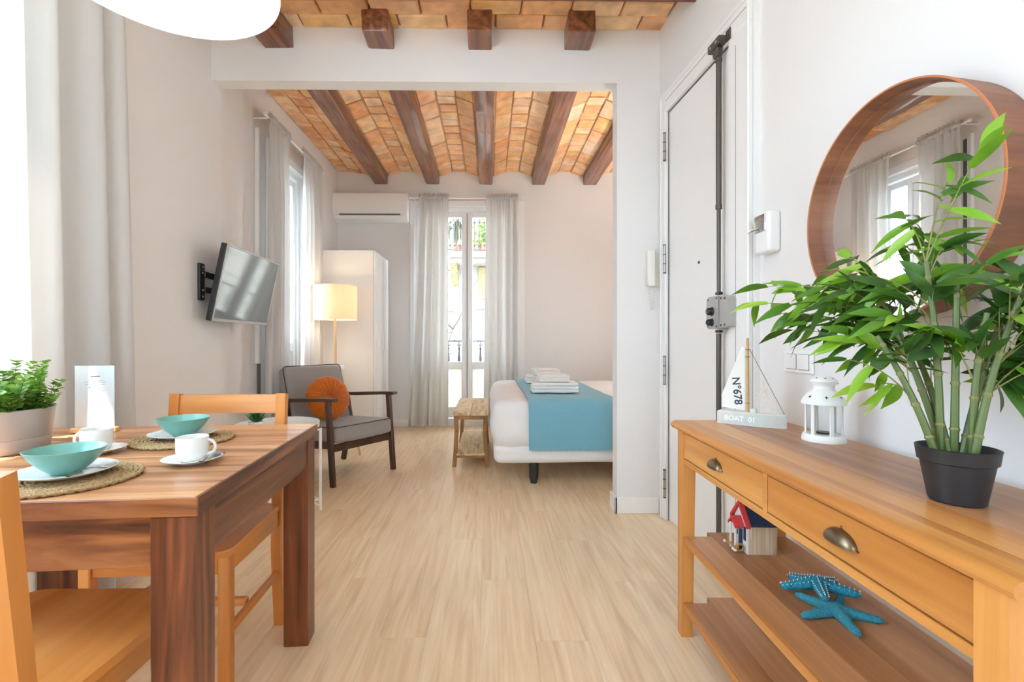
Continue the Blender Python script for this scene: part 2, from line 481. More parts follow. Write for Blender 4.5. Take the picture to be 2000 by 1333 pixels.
M['acrylic'] = glassmat('clear_acrylic', (.97, .98, .98, 1))
M['frosted'] = frosted('frosted_glass')
M['teal'] = plain('teal_glaze', srgb(108, 162, 150), .3, spec=.5)
M['china'] = plain('white_china', srgb(226, 226, 222), .16)
M['cutlery'] = plain('cutlery_steel', srgb(205, 205, 205), .14, metal=1)
M['seagrass'] = plain('seagrass', srgb(196, 166, 122), .85, spec=.15, bump=1, bscale=220, vary=.35)
M['grey_pot'] = plain('grey_ceramic', srgb(172, 166, 160), .4)
M['soil'] = plain('soil', srgb(58, 44, 34), .95, bump=1, bscale=120, vary=.4)
M['bush'] = leafmat('bush_leaf', [srgb(46, 88, 40), srgb(92, 138, 44), srgb(146, 182, 62), srgb(190, 212, 100)], .3)
M['bush_twig'] = plain('twig', srgb(84, 84, 58), .8)
M['bamboo_leaf'] = leafmat('bamboo_leaf', [srgb(40, 74, 36), srgb(88, 136, 36), srgb(132, 184, 48), srgb(180, 214, 86)], .35)
M['bamboo_stem'] = plain('bamboo_stem', srgb(92, 108, 54), .5, vary=.25, bscale=20)
M['bamboo_node'] = plain('bamboo_node', srgb(124, 124, 70), .6)
M['succulent'] = leafmat('succulent_leaf', [srgb(18, 78, 34), srgb(40, 122, 52), srgb(84, 160, 76)], .15)
M['star_blue'] = plain('turquoise_starfish', srgb(36, 150, 178), .7, bump=1, bscale=150, vary=.3)
M['star_blue2'] = plain('washed_blue_starfish', srgb(58, 156, 178), .75, bump=1, bscale=200, vary=.25)
M['star_tip'] = plain('starfish_spine', srgb(190, 216, 214), .7)
M['boat_white'] = plain('boat_white', srgb(232, 231, 224), .7, bump=.3, bscale=70)
M['boat_grey'] = plain('boat_grey', srgb(206, 210, 204), .75, bump=.4, bscale=70, vary=.06)
M['boat_text'] = plain('navy_print', srgb(66, 70, 84), .7)
M['white_print'] = plain('white_print', srgb(246, 246, 244), .7)
M['mast'] = plain('bamboo_mast', srgb(200, 164, 108), .6, vary=.2, bscale=40)
M['string'] = plain('dark_string', srgb(80, 74, 66), .8)
M['net'] = plain('net_string', srgb(226, 218, 204), .8)
M['hut_wood'] = wood('hut_pine', (srgb(196, 172, 142), srgb(216, 194, 164), srgb(228, 208, 182)), 'Z', 3, .65, tone=.07)
M['hut_white'] = plain('hut_white', srgb(228, 230, 228), .7)
M['hut_red'] = plain('hut_red', srgb(206, 64, 66), .6)
M['hut_navy'] = plain('hut_navy', srgb(34, 50, 78), .6)
M['rope'] = plain('rope', srgb(176, 132, 76), .85, vary=.3, bscale=200)
M['shell'] = plain('shell', srgb(232, 226, 214), .6)
M['paper'] = plain('white_paper', srgb(226, 226, 226), .8)
M['print'] = plain('grey_print', srgb(112, 112, 118), .8)
M['dark_hole'] = plain('dark_cutout', srgb(60, 58, 56), .9)
M['shade_warm'] = cloth('lamp_shade_fabric', srgb(248, 244, 236), .45, tint=srgb(255, 236, 206))
M['pendant'] = cloth('pendant_fabric', srgb(246, 246, 244), .5, bump=.02)
M['pendant_diffuser'] = cloth('pendant_diffuser', srgb(246, 246, 246), .6, bump=.02)
M['facade_cream'] = plain('facade_cream', srgb(152, 145, 131), .9, vary=.06, bscale=2)
M['facade_ochre'] = plain('facade_ochre', srgb(148, 124, 84), .9)
M['facade_brick'] = plain('facade_brick', srgb(140, 112, 92), .9, vary=.1, bscale=6)
M['facade_dark'] = plain('facade_brown', srgb(112, 100, 82), .9)  # brown of the opposite window and ledge
M['iron'] = plain('wrought_iron', srgb(52, 54, 52), .5)
M['bark'] = plain('bark', srgb(94, 82, 70), .9)
M['asphalt'] = plain('street', srgb(150, 148, 146), .9)
M['tree_leaf'] = leafmat('tree_leaf', [srgb(90, 150, 40), srgb(170, 210, 70)], .4)
M['planter'] = plain('terracotta_planter', srgb(170, 96, 70), .8)
M['turq'] = plain('turquoise_cloth', srgb(90, 170, 176), .8)
M['stone'] = plain('balcony_stone', srgb(200, 192, 180), .9)

# ------------------------------------------------------------------ structure
AL = math.atan(.058)
LM = Matrix.Translation((-1.675, 2.938, 0)) @ Matrix.Rotation(AL, 4, 'Z')   # living room side of the left wall: x into the room, y along it
RM = Matrix.Translation((1.041, 2.938, 0)) @ Matrix.Rotation(AL, 4, 'Z')    # right wall
YB = 5.95       # back wall
XL = -1.85      # bedroom left wall
XR = 2.1        # bedroom right wall
YP = 2.938      # partition front face
RS = Matrix.Translation((1.12, 0, 0))   # mirror wall: -x into the room
YR = -2.4       # rear wall, behind the camera

def panels(mb, a0, a1, z0, z1, openings, put):
    """wall cells around rectangular openings; put(a0,a1,z0,z1) adds one block"""
    xs = sorted({a0, a1} | {v for o in openings for v in o[:2]})
    zs = sorted({z0, z1} | {v for o in openings for v in o[2:]})
    for i in range(len(xs) - 1):
        for k in range(len(zs) - 1):
            cx, cz = (xs[i] + xs[i + 1]) / 2, (zs[k] + zs[k + 1]) / 2
            if any(o[0] < cx < o[1] and o[2] < cz < o[3] for o in openings): continue
            put(xs[i], xs[i + 1], zs[k], zs[k + 1])

# floor with separate planks
fl = struct('floor', MB().b2(-2.0, 2.25, YR - .1, YB + .2, -.08, -.005), M['grille'], 'light oak laminate plank floor running through both rooms', 'floor')
PW, PLEN = .192, 1.285
def plank_mesh(w, l):
    return MB().box((0, 0, 0), (w - .0003, l - .0003, .006), .0005).mesh('plank', M['floor'])
pm = plank_mesh(PW, PLEN)
cache = {}
for i in range(22):
    x = -1.95 + PW * (i + .5)
    if x > 2.2: break
    y = YR - .1 - (i * .437) % PLEN
    while y < YB + .2:
        a, b = max(y, YR - .1), min(y + PLEN, YB + .2)
        if b - a > .03:
            key = round(b - a, 3)
            if key not in cache: cache[key] = pm if abs(key - PLEN) < .002 else plank_mesh(PW, b - a)
            o = link('plank', cache[key], fl); o.location = (x, (a + b) / 2, -.003)
        y += PLEN

# left wall of the living area
W1 = (-2.75, -1.25, 0.0, 2.86)
mb = MB(LM)
panels(mb, -5.6, .12, 0, 3.35, [W1], lambda a, b, c, d: mb.b2(-.15, 0, a, b, c, d))
wall_left = struct('wall_left', mb, M['wall'], 'warm white wall beside the dining table, TV bracket fixed on it', 'wall')
# left wall of the bedroom
W2 = (4.10, 4.82, 0.0, 2.66)
mb = MB()
panels(mb, 3.72, YB + .25, 0, 3.35, [W2], lambda a, b, c, d: mb.b2(XL - .15, XL, a, b, c, d))
p0 = LM @ Vector((0, .1, 0))
q0, q1 = Vector((p0.x, p0.y)), Vector((XL, 3.75))
bez = [(1 - t) ** 3 * q0 + 3 * t * (1 - t) ** 2 * (q0 + Vector((-.013, .23))) + 3 * t * t * (1 - t) * (q1 - Vector((0, .23))) + t ** 3 * q1 for t in [k / 14 for k in range(15)]]
mb.prism([(p.x, p.y) for p in bez] + [(p.x - .15, p.y) for p in bez[::-1]], 0, 3.35)
struct('wall_left_bedroom', mb, M['wall'], 'white bedroom wall with the tall curtained window beside the armchair', 'wall')
# back wall
D1 = (-.90, .36, 0.06, 2.70)
mb = MB()
panels(mb, XL - .15, XR + .25, 0, 3.35, [D1], lambda a, b, c, d: mb.b2(a, b, YB, YB + .28, c, d))
struct('wall_back', mb, M['wall'], 'white bedroom end wall with the balcony door and air conditioner', 'wall')
# right wall of the living area (entrance door set into it)
D2 = (-.795, -.125, 0.0, 2.39)
mb = MB(RM)
panels(mb, -.96, .02, 0, 3.35, [D2], lambda a, b, c, d: mb.b2(0, .22, a, b, c, d))
mb.M = None
mb.b2(1.12, 1.34, YR - .25, 1.985, 0, 3.35)
struct('wall_right', mb, M['wall'], 'bright white wall with entrance door and round mirror', 'wall')
mb = MB().b2(XR, XR + .2, YP, YB + .25, 0, 3.35)
struct('wall_right_bedroom', mb, M['wall'], 'white bedroom wall behind the head of the bed', 'wall')
# partition: header and pier
mb = MB().b2(-1.74, 2.3, YP, 3.04, 2.624, 3.35).b2(.781, 2.3, YP, 3.04, 0, 2.624)
struct('wall_partition', mb, M['wall'], 'white partition with wide opening and header between the rooms', 'wall')
# rear wall behind the camera; its opening is added to let in fill light
W4 = (-.75, .75, 0.05, 2.5)
mb = MB()
panels(mb, -2.0, 1.9, 0, 3.35, [W4], lambda a, b, c, d: mb.b2(a, b, YR - .25, YR, c, d))
struct('wall_rear', mb, M['wall'], 'white wall behind the viewpoint with an opening added for fill light', 'wall')

# baseboards
def baseboard(name, mb, label): return struct(name, mb, M['trim'], label, 'baseboard')
mb = MB().b2(.765, 1.035, YP - .016, YP, 0, .10, .004).b2(.765, .781, YP - .016, 3.056, 0, .10, .004)
baseboard('baseboard_partition', mb, 'white baseboard wrapped around the foot of the partition pier')
mb = MB().b2(XL, D1[0] - .09, YB - .014, YB, 0, .09, .004).b2(D1[1] + .09, XR, YB - .014, YB, 0, .09, .004)
baseboard('baseboard_back', mb, 'white baseboard along the bedroom end wall')
mb = MB(LM).b2(0, .014, -.98, .12, 0, .09, .004)
baseboard('baseboard_left', mb, 'white baseboard under the wall-mounted TV')
mb = MB().b2(1.106, 1.12, .2, 1.96, 0, .09, .004)
baseboard('baseboard_right', mb, 'white baseboard behind the console table')

# ---- bedroom ceiling: beams and brick vaults
BX = [-1.323, -.693, -.038, .609, 1.245, 1.89]
BW = .163
Z0, Z1 = 3.066, 3.132
edges = [XL] + [v for b in BX for v in (b - BW / 2, b + BW / 2)] + [XR]
bays = [(edges[i], edges[i + 1]) for i in range(0, len(edges), 2)]
Y0C, Y1C = 3.04, YB
mb = MB().b2(-2.15, 2.3, 3.0, YB + .25, 3.30, 3.36)
def vz(a, b, x):
    u = (x - a) / (b - a)
    if a == XL: u = .45 + .55 * u       # half vault against the wall
    if b == XR: u = .5 * u
    return Z0 + (Z1 - Z0) * (1 - (2 * u - 1) ** 2)
for a, b in bays:
    if b - a < .05: continue
    mb.grid(lambda u, v: (a + (b - a) * u, Y0C + (Y1C - Y0C) * (1 - v), vz(a, b, a + (b - a) * u) + .013 + .004 * nz(u * 9, v * 40, a * 7)), 12, 60)
ceil = struct('ceiling', mb, M['mortar'], 'vaulted terracotta brick ceiling between dark beams above the bedroom', 'ceiling')
def brick_variants(w, l, n):
    out = []
    for k in range(n):
        m_ = MB().box((0, 0, 0), (w, l, .03), .006)
        for p in m_.v:
            p.x += rnd.uniform(-.004, .004); p.y += rnd.uniform(-.005, .005); p.z += rnd.uniform(-.002, .002)
        out.append(m_.mesh('brick', M['brick'], 20))
    return out
for a, b in bays:
    w = b - a
    if w < .1: continue
    nc = 3
    cw = w / nc
    for c in range(nc):
        long = (c != 1)
        l = .288 if long else .146
        var = brick_variants(cw - .011, l - .012, 4)
        y = Y0C - rnd.uniform(0, .12)
        x = a + cw * (c + .5)
        s = math.atan((vz(a, b, x + .05) - vz(a, b, x - .05)) / .1)
        while y < Y1C - .02:
            yc = y + l / 2
            if yc - l / 2 < Y1C:
                o = link('brick', rnd.choice(var), ceil)
                o.location = (x + rnd.uniform(-.003, .003), min(yc, Y1C - l / 2 + .01), vz(a, b, x) + .012 + rnd.uniform(-.004, .004))
                o.rotation_euler = (rnd.uniform(-.012, .012), -s + rnd.uniform(-.02, .02), rnd.uniform(-.02, .02))
            y += l
bl = ['dark wooden ceiling beam nearest the bedroom window wall', 'second dark ceiling beam from the bedroom window wall, above the air conditioner end',
      'middle dark ceiling beam seen end-on above the balcony door', 'dark ceiling beam right of the balcony door, fourth from the window wall',
      'dark ceiling beam above the bed, fifth from the window wall', 'dark ceiling beam closest to the head of the bed']
for i, bx in enumerate(BX):
    m_ = MB()
    n = 24
    x0, x1, z0, z1 = -BW / 2, BW / 2, 2.976, 3.16
    def fn(u, v):
        k = u * 4
        pts = [(x0, z1), (x0, z0), (x1, z0), (x1, z1), (x0, z1)]
        prof = [(x0, z1), (x0, z0 + .012), (x0 + .01, z0), (x1 - .01, z0), (x1, z0 + .012), (x1, z1)]
        j = min(int(round(u * 5)), 5)
        px, pz = prof[j]
        y = 3.03 + (YB + .02 - 3.03) * v
        return (bx + px + .005 * nz(px * 20, y * 2.2, i * 5.1), y, pz + (.005 * nz(px * 17 + 4, y * 2.0, i * 3.3) if j in (1, 2, 3, 4) else 0))
    m_.grid(fn, 5, n)
    tag(m_.build('ceiling_beam', M['beam'], None, 50), bl[i], 'beam', 'bedroom ceiling beams')

# ---- living room ceiling: brick strip, cross beam, joist ends
ZL = 2.945
mb = MB().b2(-2.0, 1.6, 1.84, YP + .02, ZL + .022, 3.34)
ceil2 = struct('ceiling_living', mb, M['mortar'], 'strip of terracotta brick ceiling in front of the partition header', 'ceiling')
struct('ceiling_dining', MB().b2(-2.0, 1.6, YR - .2, 1.84, ZL + .01, 3.34), M['wall'], 'unseen ceiling above the dining table, made white to bounce light', 'ceiling')  # unseen brick ceiling, built white so it bounces more light
bv = brick_variants(.277, .118, 6)
row = 0; y = YP - .062
while y > 1.9:
    x = -1.85 + (row % 2) * .145 + rnd.uniform(-.03, .03)
    while x < 1.3:
        o = link('brick', rnd.choice(bv), ceil2)
        o.location = (x, y, ZL + .012 + rnd.uniform(-.004, .004)); o.rotation_euler = (rnd.uniform(-.02, .02), rnd.uniform(-.015, .015), rnd.uniform(-.015, .015))
        x += .288
    y -= .128; row += 1
m_ = MB().box((-.28, 2.40, 2.905), (3.1, .20, .20), .012)
tag(m_.build('ceiling_beam', M['beam_x'], None, 50), 'long dark wooden beam crossing the living ceiling near the picture top', 'beam')
for k, (bx, w, lab) in enumerate([(-1.275, .17, 'dark sawn joist end beside the white drum pendant'), (-.652, .15, 'dark sawn joist end in the header, second from the pendant'),
                             (-.055, .145, 'dark sawn joist end in the header above the bedroom opening middle'), (.535, .155, 'dark sawn joist end in the header nearest the entrance door')]):
    m_ = MB().box((0, 0, 0), (w, .19, .165), .006)
    for p in m_.v: p.x += rnd.uniform(-.004, .004); p.z += rnd.uniform(-.003, .003)
    o = m_.build('joist_end', M['beam'], None, 40); o.location = (bx, YP - .085, 2.82 + .083)
    if k == 0: o.rotation_euler = (0, 0, R_(-4))
    tag(o, lab, 'joist', 'joist ends in the header')

# ------------------------------------------------------------------ windows and doors
def door_leaf(root, x0, x1, z0, z1, zsplit, stile, depth, lower='frosted', handle=None, rails=(), name='leaf'):
    """a glazed leaf in the x-z plane (y = thickness)"""
    mb = MB()
    mb.b2(x0, x0 + stile, -depth / 2, depth / 2, z0, z1, .006).b2(x1 - stile, x1, -depth / 2, depth / 2, z0, z1, .006)
    mb.b2(x0 + stile, x1 - stile, -depth / 2, depth / 2, z1 - stile, z1, .006).b2(x0 + stile, x1 - stile, -depth / 2, depth / 2, z0, z0 + .13, .006)
    mb.b2(x0 + stile, x1 - stile, -depth / 2, depth / 2, zsplit - .045, zsplit + .045, .006)
    lf = mb.build(name, M['white_gloss'], root)
    MB().b2(x0 + stile - .01, x1 - stile + .01, -.004, .004, zsplit + .04, z1 - stile + .01).build('pane', M['glass'], lf)
    if lower == 'frosted':
        MB().b2(x0 + stile - .01, x1 - stile + .01, -.004, .004, z0 + .12, zsplit - .04).build('lower_pane', M['frosted'], lf)
    else:
        MB().b2(x0 + stile - .01, x1 - stile + .01, -.012, .012, z0 + .12, zsplit - .04, .004).b2(x0 + stile + .04, x1 - stile - .04, -.02, .02, z0 + .17, zsplit - .09, .008).build('lower_panel', M['white_gloss'], lf)
    if handle is not None:
        h = MB().box((handle, -depth / 2 - .006, zsplit + .42), (.03, .012, .12), .004).tube([(handle, -depth / 2 - .01, zsplit + .45), (handle, -depth / 2 - .045, zsplit + .45), (handle, -depth / 2 - .05, zsplit + .43), (handle, -depth / 2 - .05, zsplit + .33)], .008, 8)
        h.build('handle', M['white_metal'], lf)
    return lf
def frame_uz(root, x0, x1, z0, z1, w, y0, y1, sill=True):
    mb = MB().b2(x0, x0 + w, y0, y1, z0, z1, .004).b2(x1 - w, x1, y0, y1, z0, z1, .004).b2(x0 + w, x1 - w, y0, y1, z1 - w, z1, .004)
    if sill: mb.b2(x0 + w, x1 - w, y0, y1, z0, z0 + .03, .004)
    return mb.build('frame', M['trim'], root)
def casing(root, x0, x1, z0, z1, w, y):
    mb = MB().b2(x0 - w, x0, y, 0, z0, z1 + w, .006).b2(x1, x1 + w, y, 0, z0, z1 + w, .006).b2(x0, x1, y, 0, z1, z1 + w, .006)
    return mb.build('casing', M['trim'], root)

# balcony door in the back wall (local x along the wall, -y into the room)
d1 = tag(link('door_1', None), 'white double-leaf glazed balcony door between grey curtains', 'door', kind='structure')
d1.location = (0, YB, 0)
casing(d1, D1[0], D1[1], .0, D1[3], .075, -.014)
frame_uz(d1, D1[0], D1[1], D1[2], D1[3], .05, .02, .16)
xm = -.271
door_leaf(d1, D1[0] + .05, xm - .001, .10, 2.645, .748, .066, .05)
door_leaf(d1, xm + .001, D1[1] - .05, .10, 2.645, .748, .066, .05, handle=xm + .03)
for ch in [o for o in bpy.data.objects if o.parent == d1 and o.name.startswith('leaf')]: ch.location = (0, .06, 0)
MB().b2(xm - .0025, xm + .0025, .03, .034, .12, 2.63).build('meeting_gap', M['grille'], d1)
portal('window_portal_back', ((D1[0] + D1[1]) / 2, YB + .25, 1.4), (0, -1, 0), 1.2, 2.6)

# bedroom side window (balcony door in the left wall)
w2 = tag(link('window_2', None), 'tall bright window behind the bedroom side curtains', 'window', kind='structure')
w2.matrix_world = Matrix.Translation((XL, 0, 0)) @ Matrix.Rotation(R_(90), 4, 'Z')   # local x = world y, local -y = into the room
casing(w2, W2[0], W2[1], 0, W2[3], .08, -.02)
frame_uz(w2, W2[0], W2[1], .0, W2[3], .05, .03, .14)
mid = (W2[0] + W2[1]) / 2
for a, b, h in ((W2[0] + .05, mid - .001, None), (mid + .001, W2[1] - .05, mid + .03)):
    lf = door_leaf(w2, a, b, .04, 2.60, .99, .066, .05, lower='panel', handle=h); lf.location = (0, .075, 0)
MB().b2(3.84, 3.876, -.032, 0, .87, 2.74, .004).build('side_trim', M['trim'], w2)
MB().b2(3.878, 3.93, -.006, 0, .3, 2.72).build('shade_gap', M['grille'], w2)  # dark strip standing for the shaded gap beside the trim
portal('window_portal_bedroom', (XL - .20, mid, 1.35), (1, 0, 0), .7, 2.6)

# dining side window
w1 = tag(link('window_1', None), 'tall bright window hidden behind the near dining curtain', 'window', kind='structure')
w1.matrix_world = LM @ Matrix.Rotation(R_(90), 4, 'Z')
casing(w1, W1[0], W1[1], 0, W1[3], .08, -.014)
frame_uz(w1, W1[0], W1[1], .0, W1[3], .05, .03, .14)
mid = (W1[0] + W1[1]) / 2
for a, b, h in ((W1[0] + .05, mid - .001, None), (mid + .001, W1[1] - .05, mid + .03)):
    lf = door_leaf(w1, a, b, .04, 2.81, .80, .066, .05, lower='frosted', handle=h); lf.location = (0, .075, 0)
pc = LM @ Vector((-.20, mid, 1.43)); pd = LM.to_3x3() @ Vector((1, 0, 0))
portal('window_portal_dining', pc, pd, 1.48, 2.82)
# unseen rear window, added for fill light
w4 = tag(link('fill_window', None), 'unseen glazed window added behind the viewpoint for fill light', 'window', kind='structure')
w4.matrix_world = Matrix.Translation((0, YR, 0)) @ Matrix.Rotation(R_(180), 4, 'Z')
frame_uz(w4, -W4[1], -W4[0], W4[2], W4[3], .05, .03, .14)
mid = (-W4[0] - W4[1]) / 2
for a, b in ((-W4[1] + .05, mid - .001), (mid + .001, -W4[0] - .05)):
    lf = door_leaf(w4, a, b, .09, 2.44, .80, .066, .05); lf.location = (0, .075, 0)
portal('fill_window_portal', ((W4[0] + W4[1]) / 2, YR - .22, 1.32), (0, 1, 0), 1.5, 2.45)

# entrance door in the right wall (local frame RM: -x into the room, y along)
d2 = tag(link('door_2', None), 'flush white entrance door with security bolt at its edge', 'door', kind='structure')
d2.matrix_world = RM
lf = MB().b2(.004, .05, D2[0] + .003, D2[1] - .004, .006, D2[3] - .005, .003).build('leaf', M['white_door'], d2)
MB().lathe([(.0, -.004), (.006, -.004), (.0075, -.002), (.0075, 0)], 16, Matrix.Translation((.004, -.485, 1.452)) @ Matrix.Rotation(R_(90), 4, 'Y')).build('peephole', M['dark_hole'], lf)
mb = MB().b2(-.02, .0, D2[1], -.068, 0, 2.492, .004).b2(-.02, 0, -.95, D2[1], D2[3], 2.492, .004).b2(-.02, 0, -.95, D2[0], 0, D2[3], .004)
cs = mb.build('casing', M['trim'], d2)
mb = MB().b2(-.028, -.018, -.082, -.066, 0, 2.497, .003).b2(-.028, -.018, -.955, -.066, 2.478, 2.497, .003).b2(-.028, -.018, -.957, -.94, 0, 2.497, .003)
mb.build('moulding', M['trim'], cs)
MB().b2(-.0205, -.0185, -.135, -.94, 2.448, 2.4505).b2(-.0205, -.0185, -.855, -.852, .02, 2.335).build('seam', M['grille'], cs)
MB().b2(.0, .004, D2[1] - .005, D2[1], 0, D2[3]).b2(0, .004, D2[0], D2[1], D2[3] - .005, D2[3]).build('door_gap', M['grille'], cs)
for (za, zb) in ((2.104, 2.263), (1.448, 1.61), (.798, .96), (.137, .298)):
    m_ = MB().cyl((-.024, D2[1] - .004, za), (-.024, D2[1] - .004, zb), .0075, n=12)
    h = m_.build('hinge', M['steel'], d2)
    m_ = MB()
    for q in (0, .33, .66, 1): m_.cyl((-.024, D2[1] - .004, za + (zb - za) * q - .003), (-.024, D2[1] - .004, za + (zb - za) * q + .003), .0088, n=12)
    m_.build('hinge_ring', M['bolt_grey'], h)

# ---- exterior
g = struct('ground_street', MB().b2(-60, 40, -40, 60, -5.2, -5.0), M['asphalt'], 'grey street far below the balcony', 'street')
bal = thing('balcony', 'narrow balcony with wrought iron railing outside the back door', 'balcony', (-.27, YB + .28, 0))
MB().b2(-1.1, 1.1, .0, .62, -.16, -.02, .01).build('slab', M['stone'], bal)
rl = MB().b2(-1.1, 1.1, .55, .585, 1.04, 1.06, .004).b2(-1.1, 1.1, .56, .575, .06, .075).build('rail', M['iron'], bal)
for k in range(15):
    x = -1.05 + k * .15
    m_ = MB().cyl((x, .567, .06), (x, .567, 1.045), .007, n=8)
    m_.lathe([(.007, 0), (.017, .03), (.022, .08), (.015, .14), (.01, .2), (.016, .22), (.007, .26)], 10, Matrix.Translation((x, .567, .72)))
    m_.lathe([(.0, 0), (.018, .01), (.0, .022)], 10, Matrix.Translation((x - .018, .567, .98))).lathe([(.0, 0), (.018, .01), (.0, .022)], 10, Matrix.Translation((x + .018, .567, .98)))
    m_.build('baluster', M['iron'], bal)

bd = thing('opposite_building', 'sunlit cream apartment house across the street seen through the balcony door', 'building', (-.6, 14.2, 0))
MB().b2(-6, 6, .25, 2.2, -5, 12).build('wall', M['facade_cream'], bd)
for k in range(18):
    z = -4.9 + k * .62
    if z > 8: break
    for s in (0, 1):
        a, b = (-6, -.44) if s == 0 else (.72, 6)
        MB().b2(a, b, .17, .25, z, z + .60, .01).build('stone_course', M['facade_cream'], bd)
for z0 in (-1.6, 3.42):
    sl = MB().b2(-.55, 1.9, -.55, .3, z0, z0 + .16, .02).b2(-.48, 1.85, -.46, .3, z0 - .14, z0, .03).build('balcony_slab', M['facade_cream'], bd)
    for xx in (-.42, 1.6):
        MB().prism([(-.40, z0 - .14), (.27, z0 - .14), (.27, z0 - .75), (.1, z0 - .62), (-.1, z0 - .3)], -.1, .1, Matrix.Translation((xx, 0, 0)) @ Matrix(((0, 0, 1, 0), (1, 0, 0, 0), (0, 1, 0, 0), (0, 0, 0, 1)))).build('bracket', M['facade_ochre'], bd)
    m_ = MB().b2(-.52, 1.88, -.53, -.50, z0 + 1.12, z0 + 1.16).b2(-.52, 1.88, -.52, -.50, z0 + .2, z0 + .225)
    rr = m_.build('railing', M['iron'], bd)
    for k in range(18):
        x = -.5 + k * .138
        MB().cyl((x, -.515, z0 + .16), (x, -.515, z0 + 1.13), .012, n=6).lathe([(.012, 0), (.035, .05), (.012, .1)], 8, Matrix.Translation((x, -.515, z0 + .3))).lathe([(.012, 0), (.035, .05), (.012, .1)], 8, Matrix.Translation((x, -.515, z0 + .95))).build('baluster', M['iron'], rr)
MB().b2(-.1, 1.2, .2, .28, 3.7, 6.2, .01).build('window', M['facade_dark'], bd)
MB().b2(.28, 2.2, .16, .26, 2.3, 3.26, .02).build('ochre_panel', M['facade_ochre'], bd)
MB().b2(.2, 2.3, .0, .26, 1.98, 2.12, .02).build('ledge', M['facade_dark'], bd)
lp = MB().b2(.30, 2.6, .12, .25, -5, 1.25).build('brick_panel', M['facade_brick'], bd)
m_ = MB()
for k in range(20):
    m_.b2(.30, 2.6, .115, .12, -1.0 + k * .11, -.99 + k * .11)
m_.build('brick_joints', M['facade_cream'], lp)
pl = thing('balcony_plant', 'bright green plant behind the railing of the opposite balcony', 'plant', (-.13, 13.85, 3.58))
MB().lathe([(0, 0), (.15, 0), (.19, .26), (.16, .26), (.15, .22), (0, .22)], 14).build('pot', M['planter'], pl)
m_ = MB()
for k in range(240):
    c = Vector((rnd.gauss(0, .17), rnd.gauss(0, .1), .55 + rnd.gauss(0, .22)))
    a = rnd.uniform(0, 6.28); d = Vector((math.cos(a), math.sin(a), rnd.uniform(-.4, .6))).normalized(); u = d.cross(Vector((0, 0, 1))).normalized() * .035
    m_.add([c, c + d * .06 + u, c + d * .13, c + d * .06 - u], [(0, 1, 2, 3)])
tag(m_.build('foliage', M['tree_leaf'], pl), kind='stuff')
pl = thing('hanging_plant', 'dark trailing plant at the left end of the opposite balcony', 'plant', (-.93, 13.9, 3.58))
MB().lathe([(0, 0), (.13, 0), (.16, .22), (.14, .22), (.13, .19), (0, .19)], 14).build('pot', M['planter'], pl)
m_ = MB()
for k in range(26):
    a = rnd.uniform(0, 6.28); r = rnd.uniform(.1, .32)
    top = rnd.uniform(.75, 1.1)
    m_.tube([(0, 0, .18), (math.cos(a) * r * .3, math.sin(a) * r * .3, top), (math.cos(a) * r, math.sin(a) * r * .6, top * .8), (math.cos(a) * r * 1.15, math.sin(a) * r * .6, top * .35)], [.008, .018, .02, .004], 5)
tag(m_.build('foliage', M['bush_twig'], pl), kind='stuff')

tr = thing('street_tree', 'bare street tree with thin crooked branches outside the balcony', 'tree', (-1.35, 9.2, -5.0))
m_ = MB().tube([(0, 0, 0), (.05, 0, 2.5), (-.03, 0, 4.4), (.06, 0, 5.4)], [.16, .13, .11, .09], 10)
m_.build('trunk', M['bark'], tr)
def branch(p, d, L_, r, depth, mbx):
    pts = [Vector(p)]; rr = [r]; d = Vector(d).normalized()
    for k in range(5):
        d = (d + Vector((rnd.uniform(-.35, .35), rnd.uniform(-.25, .25), rnd.uniform(-.15, .3)))).normalized()
        pts.append(pts[-1] + d * L_ / 5); rr.append(r * (1 - .15 * (k + 1)))
    mbx.tube(pts, rr, 6)
    if depth > 0:
        for k in range(3):
            q = pts[rnd.randint(2, 5)]
            branch(q, d + Vector((rnd.uniform(-1, 1), rnd.uniform(-.6, .6), rnd.uniform(-.3, .8))), L_ * .62, r * .5, depth - 1, mbx)
for k, (dx, dz, L_) in enumerate([(1.0, .5, 1.6), (.5, .9, 1.7), (1, -.1, 1.3), (-.8, .7, 1.5), (.9, .25, 1.5), (.3, 1.2, 2.0)]):
    m_ = MB(); branch((.04, 0, 4.6 + k * .16), (dx, rnd.uniform(-.3, .3), dz), L_, .035, 3, m_)
    m_.build('branch', M['bark'], tr)

